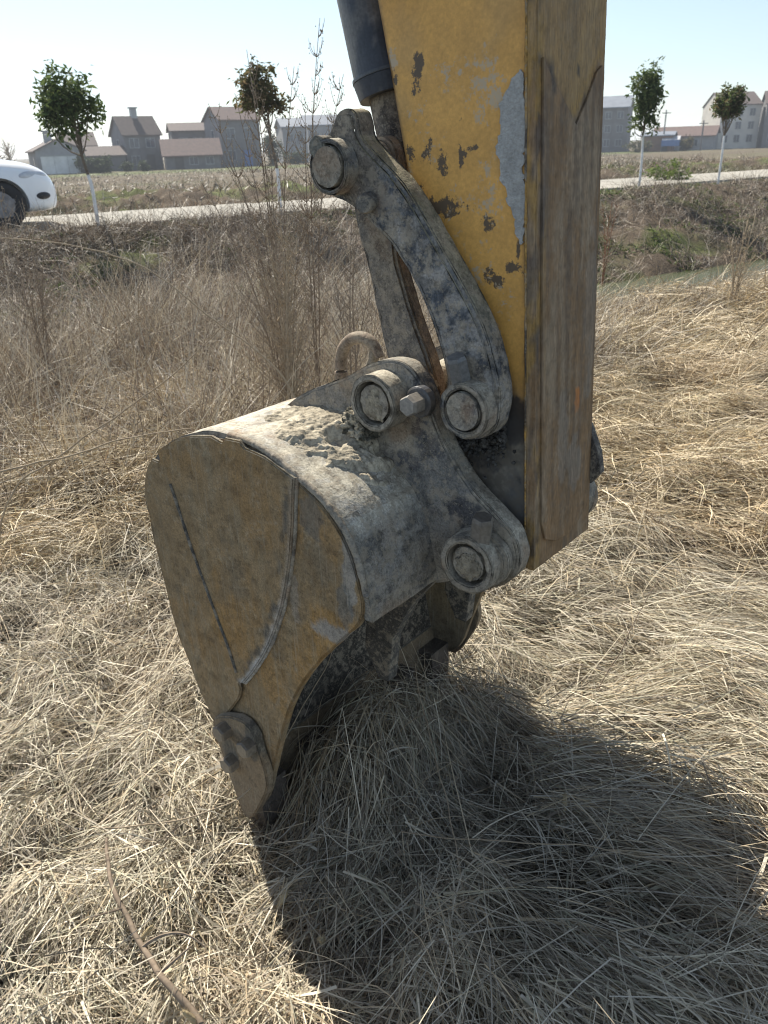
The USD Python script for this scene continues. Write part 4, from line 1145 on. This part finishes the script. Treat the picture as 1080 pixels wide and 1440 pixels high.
def flow(x, y):
    """the way the lying straw points"""
    d, w = to_dw(x, y)
    p = np.stack([x, y, x * 0], -1)
    big = fbm(p * 1.1, 3, 61) - .5
    base = np.radians(-58) + big * 3.2
    cx, cy = P0[:2] + DV * .28 + WV * .45
    rad = np.arctan2(y - cy, x - cx)
    k = .6 * np.exp(-((x - cx) ** 2 + (y - cy) ** 2) / .3)
    front = sst(x - y * .25, -.45, .1)
    dir_ = (1 - k) * base + k * (rad - .15)
    return dir_ * front + (np.radians(-100) + big * 4.5) * (1 - front), front


def straw_cols(n, xy, rng):
    p = np.stack([xy[:, 0], xy[:, 1], xy[:, 0] * 0], -1)
    c = PAL[rng.integers(0, len(PAL), n)] * rng.uniform(.6, 1.2, (n, 1))
    t = fbm(p * 1.7, 3, 71)[:, None]
    c = c * (.82 + .36 * t) * (1.0, .965, .88)
    g_ = sst(fbm(p * 1.2, 3, 73), .55, .7)
    return mixc(c, (.36, .24, .13), g_ * .35 * rng.random(n))


rs = np.random.default_rng(17)
near = []
# lower, matted layer; longer combed layer; loose strands on top
for (n, hl, hh, Ls, Ld, Ws, spread, els, dr) in ((24000, .0, .05, .10, .22, (.0024, .0046), .9, .16, .10), (62000, .02, .105, .10, .30, (.0017, .0036), .5, .18, .18), (1500, .05, .11, .08, .2, (.0045, .0075), .7, .25, .2), (5000, .09, .15, .2, .5, (.0013, .0026), .8, .30, .32)):
    xy = wedge(rs, n, .62, 3.4, .75)
    az, front = flow(xy[:, 0], xy[:, 1])
    az = az + rs.normal(0, 1, n) * (spread + .35 * (1 - front))
    L = rs.uniform(Ls, Ld, n) * (1 - .35 * (1 - front))
    tuft = fbm(np.stack([xy[:, 0] * 7, xy[:, 1] * 7, xy[:, 0] * 0], -1), 3, 65)
    hs = .35 + 1.25 * sst(tuft, .33, .66)
    az = az + (fbm(np.stack([xy[:, 0] * 4.5, xy[:, 1] * 4.5, xy[:, 0] * 0], -1), 2, 66) - .5) * 1.7
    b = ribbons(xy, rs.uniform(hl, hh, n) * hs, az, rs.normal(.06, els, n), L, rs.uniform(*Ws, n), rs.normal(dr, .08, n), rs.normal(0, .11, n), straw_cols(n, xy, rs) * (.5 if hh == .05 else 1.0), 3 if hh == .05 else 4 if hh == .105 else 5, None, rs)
    ok = clear_of_steel(b[3])
    near.append((b[0][ok], b[1], b[2][ok], b[3][ok]))
# loose straw pushed up in the bucket's mouth and over the heap in front of it
n = 2600
dd_, ww_ = rs.normal(.22, .17, n), rs.normal(.36, .24, n)
xy = P0[:2] + dd_[:, None] * DV + ww_[:, None] * WV
b = ribbons(xy, rs.uniform(0, .06, n), rs.uniform(-3.14, 3.14, n), np.abs(rs.normal(.55, .35, n)), rs.uniform(.12, .34, n), rs.uniform(.0016, .0036, n), np.abs(rs.normal(.45, .25, n)), rs.normal(0, .2, n), straw_cols(n, xy, rs), 6, None, rs)
ok = clear_of_steel(b[3])
near.append((b[0][ok], b[1], b[2][ok], b[3][ok]))
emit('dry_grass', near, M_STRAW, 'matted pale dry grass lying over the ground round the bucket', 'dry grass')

mid = []
for (n, r0, r1, hh, Ls, Ld, Ws, sp, els, dr, K) in ((84000, 3.3, 6.6, .14, .12, .32, (.0028, .0052), .9, .26, .2, 3), (74000, 6.2, 12.5, .15, .18, .42, (.005, .0090), 1.0, .35, .2, 3), (5000, 2.6, 10, .12, .25, .6, (.0022, .004), 1.5, .6, .35, 5)):
    xy = wedge(rs, n, r0, r1, .9, 34)
    nn, rr = to_nr(xy[:, 0], xy[:, 1])
    xy = xy[(nn < 6.0) & (nn > -6)]; n = len(xy)
    az, front = flow(xy[:, 0], xy[:, 1])
    az = az + rs.normal(0, sp, n)
    hs = .2 + 1.6 * sst(fbm(np.stack([xy[:, 0] * 3.5, xy[:, 1] * 3.5, xy[:, 0] * 0], -1), 3, 67), .35, .65)
    b = ribbons(xy, rs.uniform(0, hh, n) * hs, az, np.abs(rs.normal(.1, els, n)) * (.4 + hs * .6), rs.uniform(Ls, Ld, n), rs.uniform(*Ws, n), rs.normal(dr, .1, n), rs.normal(0, .25, n), straw_cols(n, xy, rs) * (1.04, .98, .88), K, None, rs)
    mid.append(b)
emit('dry_grass', mid, M_STRAW, 'paler dry grass farther back, up to the edge of the ditch', 'dry grass')

# standing dead weeds along the ditch edge, thickest at the left
BPAL = np.array([(.30, .25, .185), (.20, .16, .12), (.42, .36, .27), (.13, .10, .075), (.27, .195, .13)])
st_ = []
for (n, n0, n1, ra, rb_, La, Lb, W0, W1, e0, es) in ((62000, 3.9, 7.6, -6, 4.6, .5, 1.15, .003, .0062, .9, .4), (12000, 4.6, 7.2, 2.5, 6, .25, .55, .003, .006, 1.0, .4), (15000, 4.8, 6.6, 5.5, 14, .18, .46, .004, .007, .9, .45), (6000, 3.6, 7.4, -6, 4.8, .6, 1.15, .003, .0055, 1.15, .25), (19000, 3.9, 7.6, -6, 5, .4, 1.1, .0028, .005, .8, .5)):
    nn, rr = rs.uniform(n0, n1, n), rs.uniform(ra, rb_, n)
    xy = np.stack([nn * ND[0] + rr * RD[0], nn * ND[1] + rr * RD[1]], 1)
    cl = fbm(np.stack([xy[:, 0] * 1.3, xy[:, 1] * 1.3, xy[:, 0] * 0], -1), 3, 81)
    keep = rs.random(n) < sst(cl, .36, .56) * .8 + .3
    xy, cl = xy[keep], cl[keep]; n = len(xy)
    cc = BPAL[rs.integers(0, 5, n)] * rs.uniform(.7, 1.3, (n, 1))
    cc = mixc(cc, (.62, .55, .42), (rs.random(n) < (.9 if es == .5 else .27)) * .9)
    b = ribbons(xy, np.zeros(n), rs.uniform(-3.14, 3.14, n), rs.normal(e0, es, n), rs.uniform(La, Lb, n) * (.55 + .8 * cl), rs.uniform(W0, W1, n), np.abs(rs.normal(.28, .2, n)), rs.normal(0, .2, n), cc, 4, None, rs)
    st_.append(b)
emit('standing_dead_grass', st_, M_STRAW, 'standing tangle of dead brown grass along the ditch edge', 'dead grass')

# far bank of the ditch: brown scrub and some green weeds
bk = []
for (n, n0, n1, La, Lb, W0, W1, pal) in ((90000, 8.9, 12.6, .15, .42, .006, .012, BPAL * .9), (26000, 8.9, 12.5, .4, .95, .004, .008, BPAL * 1.15)):
    nn, rr = rs.uniform(n0, n1, n), rs.uniform(-4, 19, n)
    xy = np.stack([nn * ND[0] + rr * RD[0], nn * ND[1] + rr * RD[1]], 1)
    cl = fbm(np.stack([xy[:, 0] * .9, xy[:, 1] * .9, xy[:, 0] * 0], -1), 3, 83)
    bare = np.clip(1 - (rr - 6) / 5, .35, 1)
    keep = rs.random(n) < (sst(cl, .38, .6) + .12) * bare
    xy = xy[keep]; n = len(xy)
    cc = pal[rs.integers(0, 5, n)] * rs.uniform(.6, 1.3, (n, 1))
    b = ribbons(xy, np.zeros(n), rs.uniform(-3.14, 3.14, n), np.abs(rs.normal(.7, .4, n)), rs.uniform(La, Lb, n), rs.uniform(W0, W1, n), np.abs(rs.normal(.3, .2, n)), rs.normal(0, .3, n), cc, 3, None, rs)
    bk.append(b)
emit('bank_scrub', bk, M_STRAW, 'low brown scrub on the far bank of the ditch below the road', 'scrub')
gw_ = []
GP = np.array([(.10, .14, .035), (.14, .18, .05), (.07, .10, .03), (.16, .17, .06)])
n = 30000
nn, rr = rs.uniform(9.0, 12.75, n), rs.uniform(-4, 20, n)
xy = np.stack([nn * ND[0] + rr * RD[0], nn * ND[1] + rr * RD[1]], 1)
cl = fbm(np.stack([xy[:, 0] * 1.1, xy[:, 1] * 1.1, xy[:, 0] * 0], -1), 3, 87)
edge = np.exp(-((nn - 12.4) / .35) ** 2) * .12 + np.exp(-((nn - 10.0) / .7) ** 2) * np.clip((rr - 7) / 3, 0, 1) * .13
keep = rs.random(n) < sst(cl + edge + .05 * (rr > 7), .60, .72)
xy = xy[keep]; n = len(xy)
gw_.append(ribbons(xy, np.zeros(n), rs.uniform(-3.14, 3.14, n), np.abs(rs.normal(.6, .4, n)), rs.uniform(.05, .17, n), rs.uniform(.014, .034, n), np.abs(rs.normal(.3, .2, n)), rs.normal(0, .2, n), GP[rs.integers(0, 4, n)] * rs.uniform(.6, 1.2, (n, 1)), 4, None, rs))
emit('green_weeds', gw_, M_LEAF, 'patches of low green weeds on the ditch bank and road verge', 'weeds')
# stubble field and the earth bank behind the road
fb = []
for (n, n0, n1, ra, rb_, La, Lb, W0, W1) in ((26000, 16.0, 22, -10, 34, .12, .38, .012, .025), (64000, 21, 100, -60, 110, .2, .5, .03, .08)):
    nn = n0 + (n1 - n0) * rs.random(n) ** 1.6
    rr = rs.uniform(ra, rb_, n) * (.35 + .65 * (nn - n0) / (n1 - n0)) if n0 > 20 else rs.uniform(ra, rb_, n)
    xy = np.stack([nn * ND[0] + rr * RD[0], nn * ND[1] + rr * RD[1]], 1)
    cl = fbm(np.stack([nn * .5, rr * .12, nn * 0], -1), 3, 89)
    keep = rs.random(n) < sst(cl, .35, .65) + .1
    xy, cl = xy[keep], cl[keep]; n = len(xy)
    cc = mixc(BPAL[rs.integers(0, 5, n)] * rs.uniform(.7, 1.3, (n, 1)), (.14, .145, .065), (rs.random(n) < sst(cl, .55, .72)) * .7)
    fb.append(ribbons(xy, np.zeros(n), rs.uniform(-3.14, 3.14, n), np.abs(rs.normal(.7, .4, n)), rs.uniform(La, Lb, n), rs.uniform(W0, W1, n), np.abs(rs.normal(.2, .2, n)), rs.normal(0, .2, n), cc, 3, None, rs))
emit('field_stubble', fb, M_STRAW, 'brown and green stubble on the field and earth bank behind the road', 'stubble')

# ------------------------------------------------------------------ single weeds, stems, twigs, seed heads
def weed(name, label, root, tips, r0, seed, twig=30, catg='weed', mat=None, seeds=True):
    r = np.random.default_rng(seed)
    root = np.asarray(root, float)
    root[2] = float(gz(root[0], root[1])) - .02
    t = thing(name, label, catg, root)
    main, tw, sd = [], [], []
    for k, tip in enumerate(tips):
        tip = np.asarray(tip, float) - root
        mid = tip * .5 + np.array([-tip[0] * .22, r.normal(0, .05), tip[2] * .08])
        pts = spline([(0, 0, 0), mid * .5 + r.normal(0, .01, 3), mid, tip], 26)
        Lk = np.linalg.norm(tip)
        main.append(tube(pts, np.linspace(r0, r0 * .22, 26) * min(1, Lk / 1.2 + .2), 6))
        for j in range(int(twig * Lk / 1.5)):
            i = r.integers(7, 25)
            b0 = pts[i]; ln = r.uniform(.12, .42) * (1.15 - i / 26)
            a = r.random() * 6.28
            u = np.array([math.cos(a) * .6, math.sin(a) * .6, r.uniform(.5, 1.0)]); u /= np.linalg.norm(u)
            p2 = spline([b0, b0 + u * ln * .5 + [0, 0, -.01], b0 + u * ln + [0, 0, .02]], 6)
            tw.append(tube(p2, np.linspace(r0 * .28, r0 * .12, 6), 4))
            if seeds:
                m = max(3, int(ln * 45))
                q_ = p2[r.integers(1, 6, m)] + r.normal(0, .006, (m, 3))
                for c in q_:
                    o = np.array([[1, 0, -.6], [-.5, .87, -.6], [-.5, -.87, -.6], [0, 0, 1.4]]) * r.uniform(.003, .0055)
                    sd.append(trimesh.Trimesh(o + c, [[0, 2, 1], [0, 1, 3], [1, 2, 3], [2, 0, 3]], process=False))
    obj('stem', cat(main), mat or M_TWIG, t, smooth=60)
    if tw:
        obj('branches', cat(tw), mat or M_TWIG, t).SetCustomDataByKey('kind', 'stuff')
    if sd:
        obj('seed_husks', cat(sd), M_TWIG_L, t).SetCustomDataByKey('kind', 'stuff')
    return t


weed('tall_dry_weed', 'tall dry weed spreading thin arching branches left of the link', (-.571, 4.7, 0), [(-.549, 4.7, 1.60), (-.639, 4.75, 1.97), (-.391, 4.65, 1.88), (-.714, 4.7, 1.77), (-.868, 4.75, 1.73), (-.60, 4.6, 1.9), (-.25, 4.7, 1.45), (-.9, 4.5, 1.35)], .0068, 51, 34)
weed('tall_dry_weed', 'tallest feathery dry weed standing just left of the cylinder', (-.404, 4.9, 0), [(-.26, 4.9, 2.12), (-.15, 4.95, 1.86), (-.36, 4.85, 1.75)], .0068, 52, 46)
weed('dry_weed', 'brown dry weed clump in the middle of the ditch edge left of the link', (-.50, 4.3, 0), [(-.52, 4.3, 1.0), (-.40, 4.3, 1.1), (-.60, 4.35, .9), (-.44, 4.25, 1.2), (-.36, 4.4, .8), (-.48, 4.3, 1.3), (-.55, 4.2, 1.15), (-.46, 4.4, 1.05), (-.62, 4.3, .7)], .009, 53, 30, mat=M_TWIG_L)
weed('dry_weed', 'dark stemmed dry weed near the hook of the bucket', (-.16, 4.2, 0), [(-.12, 4.2, 1.15), (-.06, 4.25, 1.3), (-.22, 4.2, .95), (-.02, 4.15, .9)], .007, 54, 24)
weed('dry_weed', 'dry twiggy weed at the far left below the car', (-2.35, 5.6, 0), [(-2.5, 5.6, 1.1), (-2.3, 5.6, 1.25), (-2.15, 5.5, 1.05), (-2.6, 5.6, .9), (-2.4, 5.5, 1.35)], .007, 55, 34)
weed('dry_weed', 'pale leaning dry weed between the left tree and the bucket', (-1.55, 5.0, 0), [(-1.7, 5.0, .95), (-1.4, 5.0, 1.0), (-1.2, 4.9, .8), (-1.6, 5.1, 1.15)], .006, 56, 26, mat=M_TWIG_L)
weed('dry_weed', 'dry weed behind the lower links with crooked stems', (.12, 4.9, 0), [(.05, 4.9, 1.2), (.2, 4.9, .95), (.12, 4.85, 1.35)], .007, 57, 26)
weed('dry_weed', 'tuft of tan dry weed by the water at the right edge', (3.55, 8.1, 0), [(3.35, 8.1, .75), (3.6, 8.1, .85), (3.8, 8.1, .7), (3.45, 8.0, .6), (3.9, 8.1, .5), (3.7, 8.2, .8)], .009, 58, 30, mat=M_TWIG_L)
weed('rusty_weed', 'small rust brown plant on the bank just right of the arm', (3.55, 12.9, 0), [(3.45, 12.9, .62), (3.6, 12.9, .68), (3.7, 12.9, .6)], .01, 59, 30, mat=plain('rusty_stem', (.28, .13, .06), (.2, .09, .05), 20, .8))


def stem(name, label, pts, r, mat, catg='stem', extra=None, sides=6):
    p = spline(np.asarray(pts, float), 60)
    o = p[0].copy()
    p = p + np.stack([fbm(p * 9, 2, 5) - .5, fbm(p * 9, 2, 6) - .5, fbm(p * 9, 2, 7) - .5], 1) * .015
    t = thing(name, label, catg, o)
    obj('stalk', tube(p - o, np.linspace(r[0], r[1], 60), sides), mat, t, smooth=60)
    if extra:
        for e, er in extra:
            obj('side_twig', tube(spline(np.asarray(e, float), 12) - o, np.linspace(er, er * .4, 12), 5), mat, t, smooth=60)
    return t


stem('arching_stem', 'long thin arching stem crossing the dead grass from the left edge', [(-1.95, 3.95, 1.19), (-1.77, 3.9, 1.166), (-1.417, 3.9, 1.118), (-1.103, 3.9, 1.014), (-.798, 3.9, .756), (-.541, 3.9, .539), (-.447, 3.9, .391), (-.36, 3.9, -.1)], (.0022, .006), M_TWIG_L,
     extra=[([(-1.25, 3.9, 1.06), (-1.27, 3.9, .98), (-1.24, 3.9, .93)], .003), ([(-.95, 3.9, .9), (-.98, 3.88, .75), (-1.0, 3.86, .66)], .003)])
stem('reaching_stem', 'thin stem reaching from the left edge to the rim of the bucket', [(-1.6, 2.6, .40), (-1.348, 2.6, .499), (-1.077, 2.6, .556), (-.82, 2.6, .621), (-.647, 2.6, .639)], (.0045, .002), M_TWIG_L)
stem('leaning_stem', 'long pale stem leaning up over the grass towards the hook', [(-1.6, 2.9, -.1), (-1.452, 2.9, .306), (-1.242, 2.9, .449), (-.952, 2.9, .625), (-.716, 2.9, .795), (-.514, 2.9, .97)], (.005, .002), M_TWIG_L)
tz = lambda x, y, h: (x, y, float(gz(x, y)) + h)
stem('broken_twig', 'thick brown broken twig lying in the straw at the bottom left', [tz(-.66, 1.36, .19), tz(-.60, 1.22, .20), tz(-.51, 1.09, .17), tz(-.44, 1.01, .17), tz(-.38, .96, .15), tz(-.33, .90, .13)], (.004, .008), M_TWIG, 'twig',
     extra=[([tz(-.51, 1.09, .17), tz(-.44, 1.10, .20), tz(-.38, 1.08, .18)], .004), ([tz(-.46, 1.03, .17), tz(-.40, 1.06, .21)], .004), ([tz(-.57, 1.17, .19), tz(-.62, 1.13, .21)], .003)])
stem('straw_stem', 'long pale stem lying across the shaded straw at the lower right', [tz(.02, 1.36, .15), tz(.22, 1.26, .19), tz(.45, 1.19, .18), tz(.72, 1.11, .15)], (.0016, .001), M_TWIG_L)
stem('straw_stem', 'thin bent stem in front of the bucket corner', [tz(-.72, 1.42, .16), tz(-.52, 1.40, .21), tz(-.36, 1.44, .26), tz(-.22, 1.56, .30), tz(-.12, 1.66, .36)], (.0022, .0012), M_TWIG_L)
stem('straw_stem', 'dark thin stem poking up over the lit straw at the right', [tz(.62, 1.98, .04), tz(.70, 2.03, .16), tz(.79, 2.12, .28), tz(.86, 2.18, .36)], (.0022, .0012), M_TWIG)
stem('straw_stem', 'upright pale stem crossing the middle of the shaded straw', [tz(.15, 1.15, .10), tz(.13, 1.28, .22), tz(.10, 1.45, .27), tz(.06, 1.60, .33)], (.0014, .0009), M_TWIG_L)
# foxtail seed heads
M_FOX = plain('foxtail', (.42, .34, .2), (.33, .26, .15), 60, .9)
for k, (x, y, lb) in enumerate(((-.62, 1.60, 'tan bristly seed head left of the bucket corner'), (-.52, 1.58, 'tan bristly seed head nearest the bucket corner at its left'), (-.315, 1.17, 'seed head standing in the lit straw below the bucket corner'), (-.30, .93, 'lowest seed head beside the end of the broken twig'),
                                (-.155, 1.21, 'seed head at the edge of the shadow'), (-.60, 1.12, 'seed head above the broken twig'), (.38, 1.30, 'lone seed head in the shaded straw'))):
    r = np.random.default_rng(90 + k)
    a = r.uniform(-3, 3); o = np.array(tz(x, y, .05))
    u = np.array([math.cos(a) * .8, math.sin(a) * .8, .9]); u /= np.linalg.norm(u)
    t = thing('foxtail_grass', lb, 'seed head', o, 0, 'foxtail seed heads in the straw')
    obj('stalk', tube(spline([(0, 0, 0), u * .05 + [0, 0, .02], u * .11], 8), .0009, 5), M_TWIG_L, t)
    hd = lumps((0, 0, 0), np.array([.0055, .0055, .022]), .3, 5, k, 3)
    hd.apply_transform(trimesh.geometry.align_vectors([0, 0, 1], u)); hd.apply_translation(u * .128)
    bri = []
    for j in range(110):
        b0 = u * (.108 + .04 * r.random()); dd = r.normal(size=3); dd -= (dd @ u) * u; dd /= np.linalg.norm(dd)
        e = b0 + dd * .011 + u * .006; s_ = np.cross(dd, u) * .0004
        bri.append([b0 - s_, b0 + s_, e])
    obj('head', hd, M_FOX, t, smooth=True)
    bv_ = np.array(bri).reshape(-1, 3)
    obj('bristles', (bv_, np.arange(len(bv_)).reshape(-1, 3)), M_FOX, t)

# ------------------------------------------------------------------ thin haze over the fields
hz = usdkit.material(stage, LK + 'haze_air', {'v': ('principled_volume', {'color': (.88, .92, .98), 'density': .0006, 'anisotropy': .3})}, [], volume='v.volume')
hb = obj('haze', box(-1450, 1450, -1300, 1450, -3, 14), hz)
tag(hb, 'thin pale haze over the fields and village', 'haze', kind='stuff')
